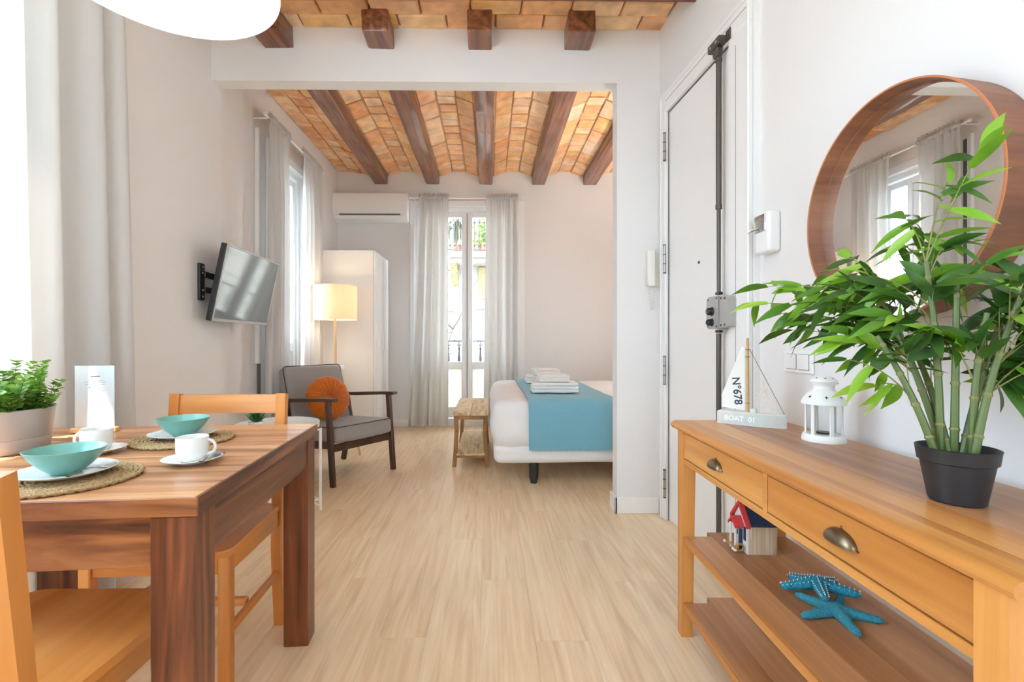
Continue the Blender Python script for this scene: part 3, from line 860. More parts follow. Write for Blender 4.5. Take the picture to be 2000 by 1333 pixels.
# ------------------------------------------------------------------ curtains
def curtain_fabric(root, s0t, s1t, s0b, s1b, ztop, zbot, folds, amp, seed, mat=None, name='fabric', heading=True):
    """hangs in the local x-z plane; s = along x, y = depth"""
    rg = random.Random(seed)
    ph = [rg.uniform(0, 6.28) for _ in range(4)]
    def warp(u): return u + .035 * math.sin(2 * PI * u * 1.7 + ph[0]) + .02 * math.sin(2 * PI * u * 3.1 + ph[1])
    def fn(u, v):
        z = ztop + (zbot - ztop) * v
        k = min(1, v * 5)
        w = warp(u)
        th = 2 * PI * folds * w + ph[2] + .5 * math.sin(3 * v + ph[3])
        d = (math.sin(th) * .85 + .2 * math.sin(2 * th + 1.2 + v)) * amp * (.35 + .65 * k) * (1 + .25 * v)
        d2 = .008 * math.sin(2 * PI * folds * 2.6 * u + ph[1]) * (1 - k)
        e = v ** 1.3
        s = (s0t + (s1t - s0t) * u) * (1 - e) + (s0b + (s1b - s0b) * u) * e
        s += .35 * amp * math.cos(th) * k
        return (s, d + d2, z)
    MB().grid(fn, int(folds * 16), 44).build(name, mat or M['curtain'], root, 80)
    if heading:
        def fh(u, v):
            a = v * 2 * PI
            p = fn(u, 0)
            rr = .021 + .004 * math.sin(2 * PI * folds * 3.1 * u + ph[0])
            return (p[0], -.0 + math.cos(a) * rr * .9, ztop + .004 + math.sin(a) * rr + .006 * math.sin(2 * PI * folds * 2.7 * u))
        MB().grid(fh, int(folds * 20), 10).build('heading', mat or M['curtain'], root, 80)
        def fr(u, v):
            p = fn(u, 0)
            return (p[0], .012 * math.sin(2 * PI * folds * 2.6 * u + ph[1]) , ztop + .02 + .035 * v)
        MB().grid(fr, int(folds * 20), 3).build('ruffle', mat or M['curtain'], root, 80)
def rod(name_label, x0, x1, z, depth, Mx):
    r = thing('curtain_rod', name_label, 'curtain rod'); r.matrix_world = Mx
    MB().cyl((x0, 0, z), (x1, 0, z), .009, n=12).build('pole', M['white_metal'], r)
    for x, s in ((x0, -1), (x1, 1)):
        MB().lathe([(0, -.028), (.012, -.024), (.015, -.012), (.012, 0), (.009, .004)], 14, Matrix.Translation((x, 0, z)) @ Matrix.Rotation(R_(-90 * s), 4, 'Y')).build('finial', M['white_metal'], r)
    for x in (x0 + .03, x1 - .03):
        MB().cyl((x, 0, z - .012), (x, depth, z - .012), .006, n=10).lathe([(.0, 0), (.02, 0), (.02, .006), (0, .006)], 14, Matrix.Translation((x, depth - .006, z - .012)) @ Matrix.Rotation(R_(-90), 4, 'X')).build('bracket', M['white_metal'], r)
    return r
# back wall pair: local x = world x, local +y toward the wall
CB = Matrix.Translation((0, YB - .12, 0))
rod('white curtain rod above the balcony door', -.935, .385, 2.775, .12, CB)
c = thing('curtain', 'grey curtain on the left of the balcony door, reaching the floor', 'curtain', group='balcony door curtains'); c.matrix_world = CB
curtain_fabric(c, -.845, -.485, -.95, -.475, 2.775, .035, 4.2, .042, 3)
c = thing('curtain', 'grey curtain on the right of the balcony door, behind the bed', 'curtain', group='balcony door curtains'); c.matrix_world = CB
curtain_fabric(c, -.035, .36, -.055, .345, 2.775, .035, 4.3, .042, 12)
# bedroom side window pair: local x = world y, local +y toward the wall (-x)
CS = Matrix.Translation((XL + .115, 0, 0)) @ Matrix.Rotation(R_(90), 4, 'Z')
rod('white curtain rod above the bedroom side window', 3.78, 5.08, 2.81, .115, CS)
c = thing('curtain', 'grey curtain hanging behind the wall-mounted TV and armchair', 'curtain', group='bedroom side window curtains'); c.matrix_world = CS
curtain_fabric(c, 3.83, 4.24, 3.76, 4.22, 2.81, .04, 4.0, .036, 21)
c = thing('curtain', 'grey curtain hanging behind the lit floor lamp', 'curtain', group='bedroom side window curtains'); c.matrix_world = CS
curtain_fabric(c, 4.52, 5.03, 4.48, 5.0, 2.81, .04, 4.4, .036, 34)
# near dining window
CN = LM @ Matrix.Translation((.07, 0, 0)) @ Matrix.Rotation(R_(90), 4, 'Z')
rod('white curtain rod above the dining side window, above the picture edge', -2.85, -.84, 2.90, .07, CN)
c = thing('curtain', 'large pale grey curtain beside the dining table and potted bush', 'curtain'); c.matrix_world = CN
curtain_fabric(c, -1.62, -.90, -1.60, -.83, 2.90, .03, 4.4, .036, 47)

# ------------------------------------------------------------------ dining table
T = thing('dining_table', 'dark sheesham wood dining table laid with teal bowls', 'table', (-.588 - .44, 1.312, 0), R_(4.3))
TW, TD, TH = .88, .83, .75     # local x, y
np_ = 7
for k in range(np_):
    y0 = -TD / 2 + TD * k / np_; y1 = -TD / 2 + TD * (k + 1) / np_
    MB().b2(-TW / 2, TW / 2 - .006, max(y0 + .0004, -TD / 2 + .006), y1 - .0004, TH - .036, TH, .0012).build('plank', M['table_x'], T)
MB().b2(-TW / 2, TW / 2, -TD / 2, -TD / 2 + .0058, TH - .036, TH, .0012).build('edge_strip', M['table_ax'], T)
MB().b2(TW / 2 - .0058, TW / 2, -TD / 2 + .0058, TD / 2, TH - .036, TH, .0012).build('edge_strip', M['table_yd'], T)
li = .008; lw = .082
for sx in (-1, 1):
    for sy in (-1, 1):
        cx = sx * (TW / 2 - li - lw / 2); cy = sy * (TD / 2 - li - lw / 2)
        MB().b2(cx - lw / 2, cx + lw / 2, cy - lw / 2, cy + lw / 2, 0, TH - .037, .003).build('leg', M['table_z'], T)
ai = .014
for sy in (-1, 1):
    yc = sy * (TD / 2 - li - .012 - .004)
    MB().b2(-TW / 2 + li + lw, TW / 2 - li - lw, yc - .012, yc + .012, TH - .135, TH - .037, .001).build('apron', M['table_ax'], T)
for sx in (-1, 1):
    xc = sx * (TW / 2 - li - .012 - .004)
    MB().b2(xc - .012, xc + .012, -TD / 2 + li + lw, TD / 2 - li - lw, TH - .135, TH - .037, .001).build('apron', M['table_yd'], T)

# ------------------------------------------------------------------ dining chairs
def dining_chair(label, loc, rz, W=.40):
    c = thing('dining_chair', label, 'chair', loc, rz, 'honey wooden dining chairs')
    hw = W / 2
    # seat with rounded front corners, front is -y
    D0, D1_ = -.215, .205
    pts = []
    r = .05
    for k in range(7):
        a = R_(180 + 15 * k); pts.append((-hw + r + r * math.cos(a), D0 + r + r * math.sin(a)))
    for k in range(7):
        a = R_(270 + 15 * k); pts.append((hw - r + r * math.cos(a), D0 + r + r * math.sin(a)))
    pts += [(hw - .012, D1_), (-hw + .012, D1_)]
    m_ = MB().prism(pts, .432, .452)
    m_.build('seat', M['chair_y'], c)
    lw_ = .034
    for s in (-1, 1):
        x = s * (hw - .022)
        MB().b2(x - lw_ / 2, x + lw_ / 2, -.19, -.19 + lw_, 0, .431, .003).build('leg', M['chair_z'], c)
        # rear leg and back post in one bent piece (profile in y-z)
        prof = [(.215, 0), (.247, 0), (.222, .30), (.226, .46), (.262, .80), (.266, .85), (.236, .855), (.198, .46), (.186, .30)]
        Mx = Matrix(((0, 0, 1, x - lw_ / 2), (1, 0, 0, -.008), (0, 1, 0, 0), (0, 0, 0, 1)))
        MB().prism(prof, 0, lw_, Mx).build('rear_leg', M['chair_z'], c)
        MB().b2(x - .010, x + .010, -.157, .18, .375, .431, .002).build('seat_rail', M['chair_y'], c)
        MB().bar((x, -.16, .20), (x, .19, .20), .018, .026, .003).build('stretcher', M['chair_y'], c)
    MB().b2(-hw + .04, hw - .04, -.183, -.163, .375, .431, .002).build('front_rail', M['chair_x'], c)
    MB().b2(-hw + .04, hw - .04, .175, .195, .375, .431, .002).build('back_rail', M['chair_x'], c)
    MB().b2(-hw + .04, hw - .04, -.011, .011, .19, .215, .003).build('cross_stretcher', M['chair_x'], c)
    def slat(z0, z1, y0, y1):
        def f(u, v):
            x = (-hw + .038) + (W - .076) * u
            bow = .014 * (1 - (2 * u - 1) ** 2)
            k = v * 4
            prof = [(0, 0), (0, 1), (1, 1), (1, 0), (0, 0)]
            j = min(4, int(round(k))); a, b = prof[j]
            return (x, y0 + (y1 - y0) * b + bow - .009 + .018 * a, z0 + (z1 - z0) * b)
        return MB().grid(f, 14, 4)
    slat(.780, .848, .240, .248).build('top_rail', M['chair_x'], c, 40)
    slat(.60, .64, .222, .226).build('lower_rail', M['chair_x'], c, 40)
    return c
dining_chair('honey wooden chair pushed under the far side of the dining table', (-.962, 1.58, 0), R_(2), .43)
dining_chair('honey wooden chair in the near corner, only seat and one post visible', (-.905, .965, 0), R_(180))

# ------------------------------------------------------------------ tableware
ZT = TH
def placemat(label, loc):
    o = thing('placemat', label, 'placemat', loc, rnd.uniform(0, 6), 'round seagrass placemats')
    m_ = MB()
    R0 = .141; n = 13
    for k in range(n):
        r = .008 + (R0 - .012) * (k + .5) / n
        N_ = max(16, int(r * 2 * PI / .006))
        pts = []; rs = []
        for i in range(N_):
            a = 2 * PI * i / N_
            rr = r + .0012 * math.sin(a * N_ / 4 + k)
            pts.append((math.cos(a) * rr, math.sin(a) * rr, .0048 + .0008 * math.cos(a * N_ / 3)))
            rs.append(.0045 + .0011 * math.sin(a * N_ / 3 + k * 2))
        m_.tube(pts, rs, 6, closed=True)
    m_.build('braid', M['seagrass'], o, 180)
    MB().lathe([(0, .001), (R0 - .01, .001), (R0 - .01, .004), (0, .004)], 40).build('backing', M['seagrass'], o)
    return o
placemat('round woven seagrass placemat under the near bowl at the table edge', (-.911, 1.054, ZT))
placemat('round woven seagrass placemat under the far bowl', (-.921, 1.469, ZT))
def dish(name, label, cat, loc, prof, mat, group, n=48):
    m_ = MB().lathe(prof, n)
    o = m_.build(name, mat, None, 60); o.location = loc
    return tag(o, label, cat, group)
PZ = ZT + .0100
plate_prof = [(r * .758, z * .85) for r, z in [(0, 0), (.062, 0), (.066, .003), (.09, .008), (.118, .0165), (.1195, .0185), (.117, .019), (.09, .0115), (.066, .0068), (0, .006)]]
for loc, lab in (((-.911, 1.054, PZ), 'white dinner plate under the near teal bowl'), ((-.921, 1.469, PZ), 'white dinner plate under the far teal bowl')):
    dish('plate', lab, 'plate', loc, plate_prof, M['china'], 'white dinner plates')
bowl_prof = [(r * .765, z * .80) for r, z in [(0, 0), (.034, 0), (.038, .004), (.058, .02), (.078, .042), (.092, .064), (.0935, .066), (.0915, .0665), (.074, .046), (.054, .024), (.034, .0085), (0, .007)]]
for loc, lab in (((-.911, 1.054, PZ + .006), 'teal bowl on the near place setting'), ((-.921, 1.469, PZ + .006), 'teal bowl on the far place setting')):
    dish('bowl', lab, 'bowl', loc, bowl_prof, M['teal'], 'teal bowls')
sau_prof = [(r * .863, z) for r, z in [(0, 0), (.036, 0), (.04, .003), (.074, .0125), (.0765, .0145), (.074, .015), (.045, .0075), (.04, .0055), (0, .0052)]]
def cup(label, slabel, loc, rz):
    dish('saucer', slabel, 'saucer', loc, sau_prof, M['china'], 'white saucers')
    c = thing('coffee_cup', label, 'cup', (loc[0], loc[1], loc[2] + .0056), rz, 'white coffee cups')
    MB().lathe([(r * .866, z) for r, z in [(0, .002), (.026, .0), (.029, .001), (.034, .006), (.040, .018), (.0415, .03), (.0415, .058), (.0408, .0595), (.0392, .0585), (.039, .03), (.036, .016), (.028, .008), (0, .0065)]], 40).build('body', M['china'], c, 50)
    pts = []
    for k in range(13):
        a = R_(100 - 200 * k / 12)
        pts.append((.0355 + .018 * math.cos(a) - .0015, 0, .033 + .0175 * math.sin(a)))
    MB().tube(pts, .0037, 8).build('handle', M['china'], c)
cup('white coffee cup behind the near bowl, handle towards the curtain', 'white saucer under the cup behind the near bowl', (-1.05, 1.308, ZT), R_(190))
cup('white coffee cup in front of the far bowl, handle to the right', 'white saucer under the cup in front of the far bowl', (-.730, 1.20, ZT), R_(10))
def spoon(label, loc, rz, tilt, L_=.14):
    m_ = MB()
    def f(u, v):
        a = v * 2 * PI
        t = u
        if t < .3:
            q = t / .3; w = .0145 * math.sqrt(max(0, 1 - (2 * min(q, .97) - 1) ** 2)) + .0018 ; x = q * .045
            zz = -.006 * (1 - (2 * q - 1) ** 2)
        else:
            q = (t - .3) / .7; w = .0025 + .0028 * q * q; x = .045 + q * (L_ - .045); zz = .004 * math.sin(q * PI)
        return (x, math.cos(a) * w, zz + math.sin(a) * .0011)
    m_.grid(f, 40, 12)
    o = m_.build('teaspoon', M['cutlery'], None, 60)
    o.location = loc; o.rotation_euler = (0, tilt, rz)
    return tag(o, label, 'spoon', 'teaspoons')
spoon('steel teaspoon on the saucer of the cup with handle to the right', (-.688, 1.252, ZT + .0195), R_(-83), R_(1), .112)
spoon('steel teaspoon on the plate beside the near teal bowl', (-.842, 1.098, PZ + .0185), R_(-91), R_(0), .118)

# menu stand
ms = thing('menu_stand', 'clear acrylic stand holding a printed white card beside the potted bush', 'menu stand', (-1.29, 1.60, ZT), R_(14))
MB().b2(-.066, .066, -.012, .012, 0, .018, .004).build('base', M['lamp_wood'], ms)
MB().b2(-.058, .058, -.003, -.0015, .012, .222).b2(-.058, .058, .0015, .003, .012, .222).b2(-.0585, .0585, -.003, .003, .2205, .2225).build('acrylic_sheet', M['acrylic'], ms)
pp = MB().b2(-.055, .055, -.0012, .0012, .016, .219).build('card', M['paper'], ms)
m_ = MB()
for z, x0, x1, t in ((.182, -.012, .014, .004), (.170, -.02, .02, .0012), (.165, -.03, .03, .001), (.158, -.026, .028, .001), (.146, -.016, -.012, .004), (.145, 0, .024, .001), (.136, 0, .028, .001), (.124, -.012, .02, .001), (.064, -.016, .016, .001), (.056, -.012, .012, .001)):
    m_.b2(x0, x1, -.0014, -.0012, z, z + t)
m_.build('printed_lines', M['print'], pp)

# potted bush
pb = thing('potted_bush', 'small leafy green bush in a wide grey pot on the dining table', 'plant', (-1.322, 1.33, ZT))
pot = MB().lathe([(r * .83, z) for r, z in [(0, 0), (.112, 0), (.118, .004), (.1225, .036), (.1228, .0385), (.1215, .0395), (.1235, .042), (.131, .112), (.1325, .116), (.130, .118), (.126, .116), (.122, .09), (0, .09)]], 56).build('pot', M['grey_pot'], pb, 50)
MB().lathe([(0, .103), (.05, .105), (.102, .100)], 24).build('soil', M['soil'], pb)
m_ = MB(); tw = MB()
rg = random.Random(5)
for k in range(95):
    a = rg.uniform(0, 2 * PI); r0 = .094 * math.sqrt(rg.random())
    out = rg.uniform(.1, 1.05) * (r0 / .094)
    h = rg.uniform(.05, .11) * (1.15 - .35 * r0 / .094)
    if rg.random() < .12: h *= 1.5
    p0 = Vector((r0 * math.cos(a), r0 * math.sin(a), .097))
    dirv = Vector((math.cos(a) * out, math.sin(a) * out, 1)).normalized()
    pts = [p0 + dirv * h * t + Vector((0, 0, -.1 * h * t * t * out)) for t in (0, .35, .7, 1)]
    tw.tube(pts, [.0013, .0012, .001, .0006], 4)
    n = int(h / .010)
    for i in range(n + 1):
        t = .25 + .75 * i / max(1, n)
        c_ = p0 + dirv * h * t
        for s in range(3 if i == n else 2):
            b = i * 1.57 + s * (PI if i < n else 2.09) + k
            d = (Vector((math.cos(b), math.sin(b), 0)) + dirv * rg.uniform(.2, .7)).normalized()
            L_ = rg.uniform(.014, .021); w = L_ * rg.uniform(.38, .48)
            u = d.cross(dirv); u = (u.normalized() if u.length > .01 else Vector((1, 0, 0))) * w
            up = Vector((0, 0, L_ * .08))
            m_.add([c_, c_ + d * L_ * .35 + u + up, c_ + d * L_ * .75 + u * .8 + up, c_ + d * L_, c_ + d * L_ * .75 - u * .8 + up, c_ + d * L_ * .35 - u + up], [(0, 1, 2, 3), (0, 3, 4, 5)])
tag(m_.build('foliage', M['bush'], pb, 60), kind='stuff')
tag(tw.build('twigs', M['bush_twig'], pb), kind='stuff')

# ------------------------------------------------------------------ pendant lamp
pz = 1.95
pn = thing('pendant_lamp', 'large white drum pendant lamp above the dining table', 'pendant lamp', (-.80, 1.19, pz))
MB().lathe([(.2665, .0), (.2665, .25)], 72).build('shade', M['pendant'], pn, 50)
MB().lathe([(0, .004), (.263, .004)], 72).build('diffuser', M['pendant_diffuser'], pn, 50)
MB().cyl((0, 0, .24), (0, 0, 1.0), .003, n=8).build('cord', M['white_plastic'], pn)
MB().lathe([(0, 1.02), (.05, 1.02), (.045, .985), (.01, .97), (0, .97)], 24).build('canopy', M['white_metal'], pn)
pl_ = bpy.data.lights.new('pendant_bulb', 'POINT'); pl_.energy = 6; pl_.color = (1, .97, .93); pl_.shadow_soft_size = .06
lo = bpy.data.objects.new('pendant_bulb', pl_); COL.objects.link(lo); lo.parent = pn; lo.location = (0, 0, .14)

# ------------------------------------------------------------------ tray table with succulent
TT = thing('tray_table', 'white round metal tray table behind the dining table', 'side table', (-1.285, 2.965, 0), R_(58))
MB().lathe([(0, .518), (.232, .518), (.236, .52), (.238, .552), (.235, .553), (.232, .552), (.230, .524), (0, .524)], 56).build('tray', M['white_metal'], TT, 40)
for sx in (-1, 1):
    for sy in (-1, 1):
        MB().cyl((sx * .172, sy * .172, .51), (sx * .172, sy * .172, 0), .0095, n=12).build('leg', M['white_metal'], TT)
m_ = MB()
for s in (-1, 1):
    m_.cyl((s * .172, -.172, .07), (s * .172, .172, .07), .005, n=8).cyl((-.172, s * .172, .07), (.172, s * .172, .07), .005, n=8)
    m_.cyl((s * .172, -.172, .50), (s * .172, .172, .50), .005, n=8).cyl((-.172, s * .172, .50), (.172, s * .172, .50), .005, n=8)
m_.build('stretcher_ring', M['white_metal'], TT)
m_ = MB()
m_.cyl((-.172, -.172, .02), (.172, .172, .42), .005, n=8).cyl((.172, -.172, .02), (-.172, .172, .42), .005, n=8)
m_.build('cross_brace', M['white_metal'], TT)
sc = thing('succulent', 'small spiky green succulent on the white tray table', 'plant', (-1.385, 2.89, .5245))
MB().lathe([(0, 0), (.034, 0), (.042, .045), (.039, .047), (.036, .04), (0, .04)], 24).build('pot', M['white_plastic'], sc)
lm = MB()
def fsl(u, v):
    a = v * 2 * PI; w = .0062 * math.sin(PI * min(1, u * .8 + .2)) ** .8 * (1 - u ** 3)
    return (u * .07, math.cos(a) * w, math.sin(a) * w * .5 + .02 * u * u)
lm.grid(fsl, 7, 6)
lme = lm.mesh('leaf', M['succulent'], 60)
for k in range(34):
    o = link('leaf', lme, sc)
    el = R_(22 + 64 * (k / 34)); o.rotation_euler = (0, -el, k * 2.4)
    o.location = (0, 0, .04); s = 1.3 - .25 * k / 34; o.scale = (s, s, s)

# ------------------------------------------------------------------ television on its wall arm
tv = thing('television', 'flat television tilted on a black wall arm', 'television')
# screen frame: local x along the wall (into depth), z up the screen, -y out of the screen
tvM = Matrix.Translation((-1.545, 3.13, 1.385)) @ Matrix.Rotation(R_(90 + 2.0), 4, 'Z') @ Matrix.Rotation(R_(11.5), 4, 'X')
bd_ = MB(tvM).rbox((0, .016, 0), (.735, .036, .452), .008, 2).build('body', M['black_plastic'], tv)
MB(tvM).rbox((0, .040, .0), (.50, .03, .33), .014, 2).build('rear_housing', M['black_plastic'], tv)
MB(tvM).b2(-.3675, .3675, -.0065, -.002, .214, .2262, .002).b2(-.3675, .3675, -.0065, -.002, -.2262, -.208, .002).b2(-.3675, -.355, -.0065, -.002, -.21, .216, .002).b2(.355, .3675, -.0065, -.002, -.21, .216, .002).build('bezel', M['silver'], bd_)
MB(tvM).b2(-.356, .356, -.0045, -.002, -.209, .215).build('screen', M['screen'], bd_)
wp = LM @ Vector((.008, -.13, 1.392))
wm = Matrix.Translation(wp) @ Matrix.Rotation(AL, 4, 'Z')
MB(wm).rbox((0, 0, 0), (.02, .055, .215), .009, 2).build('wall_plate', M['black_metal'], tv)
m_ = MB()
for dz in (.045, -.045):
    a = wm @ Vector((.01, .01, dz)); b = tvM @ Vector((-.12, .06, dz * .8 - .02))
    m_.bar(a, b, .02, .034, .004)
m_.build('arm', M['black_metal'], tv)
m_ = MB(wm)
for dz in (-.085, -.05, .05, .085): m_.lathe([(.006, 0), (.005, .004), (0, .005)], 10, Matrix.Translation((.01, 0, dz)) @ Matrix.Rotation(R_(90), 4, 'Y'))
m_.build('screw', M['steel'], tv)

# ------------------------------------------------------------------ armchair
AC = thing('armchair', 'grey upholstered armchair with dark wooden arms beside the side window', 'armchair', (-1.205, 3.895, 0), R_(55.6))
for s in (-1, 1):
    x = s * .295
    MB().bar((x, -.31, 0), (x, -.255, .615), .030, .045, .004, up=(0, 1, 0)).build('front_leg', M['walnut_z'], AC)
    MB().bar((x, .31, 0), (x, .20, .40), .030, .045, .004, up=(0, 1, 0)).bar((x, .215, .36), (x, .27, .60), .030, .05, .004, up=(0, 1, 0)).build('rear_leg', M['walnut_z'], AC)
    # arm rest: shaped board
    poly = [(-.335, .618), (-.325, .636), (-.20, .632), (.1, .610), (.34, .592), (.345, .572), (.1, .584), (-.2, .608), (-.32, .612)]
    MB().prism(poly, -.026, .026, Matrix(((0, 0, 1, x), (1, 0, 0, 0), (0, 1, 0, 0), (0, 0, 0, 1)))).build('armrest', M['walnut'], AC)
    MB().bar((x, -.285, .30), (x, .25, .245), .024, .055, .004).build('side_rail', M['walnut'], AC)
MB().b2(-.28, .28, -.287, -.263, .243, .295, .003).build('front_rail', M['walnut'], AC)
MB().b2(-.28, .28, .215, .24, .20, .25, .003).build('rear_rail', M['walnut'], AC)
def dsp(p, n): return .006 * nz(p.x, p.y, p.z, 7)
stM = Matrix.Translation((0, -.04, .352)) @ Matrix.Rotation(R_(-4), 4, 'X')
seat_ = MB(stM).rbox((0, 0, 0), (.555, .56, .13), .03, 6, dsp).build('seat_cushion', M['grey_fabric'], AC)
def piping(Mx, hx, hy, z, r=.0035):
    pts = []
    rr = .03
    for cx, cy, a0 in ((hx - rr, hy - rr, 0), (-hx + rr, hy - rr, 90), (-hx + rr, -hy + rr, 180), (hx - rr, -hy + rr, 270)):
        for k in range(5):
            a = R_(a0 + 22.5 * k); pts.append(Mx @ Vector((cx + rr * math.cos(a), cy + rr * math.sin(a), z)))
    return MB().tube(pts, r, 6, closed=True)
piping(stM, .2785, .281, .052).build('piping', M['piping'], seat_)
bkM = Matrix.Translation((0, .292, .597)) @ Matrix.Rotation(R_(-17), 4, 'X')
back_ = MB(bkM).rbox((0, 0, 0), (.55, .11, .50), .035, 6, dsp).build('back_cushion', M['grey_fabric'], AC)
piping(bkM @ Matrix.Rotation(R_(90), 4, 'X'), .2765, .2515, .028).build('piping', M['piping'], back_)

# round velvet cushion on it
RC = thing('round_cushion', 'round pleated orange velvet cushion on the grey armchair', 'cushion', (-1.275, 3.85, .597))
RC.rotation_euler = (Matrix.Rotation(R_(55.6 - 12), 4, 'Z') @ Matrix.Rotation(R_(90 - 16), 4, 'X')).to_euler()
Rr, Tt = .178, .062
def fc(sgn):
    def f(u, v):
        a = 2 * PI * u; q = v
        r = Rr * q
        t = Tt * math.sqrt(max(0, 1 - q ** 3.2)) * (1 - .62 * math.exp(-(q / .17) ** 2))
        pl = .0055 * math.sin(26 * a + 3 * math.sin(2 * a)) * math.exp(-((q - .42) / .35) ** 2) * (1 if q > .06 else 0)
        wv = .006 * nz(math.cos(a) * q * 3, math.sin(a) * q * 3, 4 * sgn)
        r += .003 * math.sin(13 * a + 1) * (q > .8)
        return (r * math.cos(a), r * math.sin(a), sgn * (t + pl + wv * (1 - q)))
    return f
m_ = MB().grid(fc(1), 150, 24, True)
m2 = MB().grid(fc(-1), 150, 24, True)
m_.add(m2.v, [f[::-1] for f in m2.f])
m_.build('cover', M['velvet'], RC, 80)
MB().lathe([(0, .0), (.014, .001), (.017, .006), (.012, .011), (0, .013)], 18, Matrix.Translation((0, 0, .021))).build('button', M['velvet'], RC)

# ------------------------------------------------------------------ floor lamp
FL = thing('floor_lamp', 'lit floor lamp with white drum shade and wooden tripod', 'floor lamp', (-1.475, 4.66, 0))
MB().cyl((0, 0, .80), (0, 0, 1.30), .014, .011, n=14).build('pole', M['lamp_wood'], FL)
MB().lathe([(0, .785), (.078, .785), (.084, .79), (.084, .81), (.08, .815), (0, .815)], 32).build('hub_disc', M['white_metal'], FL)
for a in (-35, 85, 205):
    d = Vector((math.cos(R_(a)), math.sin(R_(a)), 0))
    MB().tube([d * .055 + Vector((0, 0, .79)), d * .36], [.014, .010], 10).build('leg', M['lamp_wood'], FL)
MB().lathe([(.199, 1.255), (.2015, 1.255), (.2035, 1.575), (.201, 1.575), (.199, 1.255)], 56).build('shade', M['shade_warm'], FL, 50)
m_ = MB()
for z in (1.256, 1.574): m_.tube([(.2005 * math.cos(2 * PI * k / 48), .2005 * math.sin(2 * PI * k / 48), z) for k in range(48)], .0025, 6, closed=True)
for a in (0, 120, 240): m_.cyl((0, 0, 1.33), (.2 * math.cos(R_(a)), .2 * math.sin(R_(a)), 1.33), .002, n=6)
m_.build('shade_ring', M['white_metal'], FL)
MB().lathe([(0, 1.30), (.018, 1.30), (.018, 1.35), (.0, 1.35)], 16).build('socket', M['white_plastic'], FL)
bulb = plain('warm_bulb', (1, .85, .6, 1), .4, emit=(1, .74, .42, 1), estr=12)
MB().lathe([(0, 1.35), (.014, 1.352), (.02, 1.37), (.03, 1.40), (.03, 1.42), (.018, 1.445), (0, 1.452)], 20).build('bulb', bulb, FL)
pl_ = bpy.data.lights.new('floor_lamp_bulb', 'POINT'); pl_.energy = 7; pl_.color = (1, .80, .54); pl_.shadow_soft_size = .04
lo = bpy.data.objects.new('floor_lamp_bulb', pl_); COL.objects.link(lo); lo.parent = FL; lo.location = (0, 0, 1.42)

# ------------------------------------------------------------------ wardrobe
WD = thing('wardrobe', 'tall white wardrobe in the bedroom corner under the air conditioner', 'wardrobe', (-1.775, 5.12, 0))
MB().b2(0, .555, 0, .02, .0, 2.01, .002).b2(0, .555, .64, .66, 0, 2.01, .002).b2(0, .555, .02, .64, 1.99, 2.01, .002).b2(0, .555, .02, .64, .06, .08, .002).b2(0, .012, .02, .64, .06, 1.99).b2(.53, .548, .02, .64, 0, .06).build('carcass', M['white_gloss'], WD)
for y0, y1, hy in ((.003, .328, .29), (.332, .657, .37)):
    dr = MB().b2(.557, .575, y0, y1, .065, 2.005, .002).build('door', M['white_gloss'], WD)
    MB().b2(.575, .579, y0 + .05, y1 - .05, .12, 1.95, .002).build('door_panel', M['white_gloss'], dr)
    MB().b2(.579, .600, hy - .006, hy + .006, .95, 1.13, .004).build('handle', M['white_metal'], dr)

# ------------------------------------------------------------------ air conditioner
ACU = thing('air_conditioner', 'white split air conditioner high on the bedroom end wall', 'air conditioner', (-1.412, YB, 2.495))
prof = [(-.001, .0), (-.10, -.0), (-.16, .02), (-.205, .07), (-.222, .14), (-.222, .22), (-.205, .30), (-.19, .318), (-.001, .318)]
Mx = Matrix(((0, 0, 1, 0), (1, 0, 0, 0), (0, 1, 0, 0), (0, 0, 0, 1)))
MB().prism(prof, -.438, .438, Mx).build('housing', M['white_plastic'], ACU, 25)
fp = [(-.222, .085), (-.2265, .14), (-.2265, .22), (-.208, .303), (-.2, .312), (-.215, .22), (-.215, .14)]
MB().prism(fp, -.43, .43, Mx).build('front_panel', M['white_plastic'], ACU, 25)
MB().bar((-.36, -.203, .056), (.36, -.203, .056), .006, .02).build('outlet_slot', M['grille'], ACU)
fl_ = [(-.10, .0), (-.165, .018), (-.20, .05), (-.204, .046), (-.168, .012), (-.10, -.006)]
MB().prism(fl_, -.40, .40, Mx).build('louvre', M['white_plastic'], ACU, 25)
MB().b2(.445, .475, -.03, -.001, -.02, .12, .004).b2(.445, .50, -.02, -.001, -2.42, -.02, .004).build('pipe_cover', M['white_plastic'], ACU)

# ------------------------------------------------------------------ bench at the foot of the bed
BE = thing('bench', 'narrow rustic two-tier wooden bench at the foot of the bed', 'bench', (-.152, 4.50, 0))
for k in range(2):
    x0 = -.148 + .148 * k
    MB().b2(x0 + .0005, x0 + .1475, -.50, .52, .43, .458, .004).build('plank', M['bench_top'], BE)
for sx in (-1, 1):
    for y in (-.46, .48):
        pts = [(sx * .125, y, .43), (sx * .118, y, .30), (sx * .126, y, .14), (sx * .138, y, 0)]
        m_ = MB()
        for a, b in zip(pts, pts[1:]): m_.bar(a, b, .034, .034, .004, up=(0, 1, 0))
        m_.build('leg', M['bench_leg'], BE)
for y in (-.46, .48):
    MB().b2(-.11, .11, y - .01, y + .01, .395, .43, .002).build('rail', M['bench_leg'], BE)
    MB().b2(-.115, .115, y - .012, y + .012, .075, .098, .002).build('lower_rail', M['bench_leg'], BE)
MB().b2(-.118, .118, -.49, .51, .098, .116, .003).build('shelf', M['bench_top'], BE)

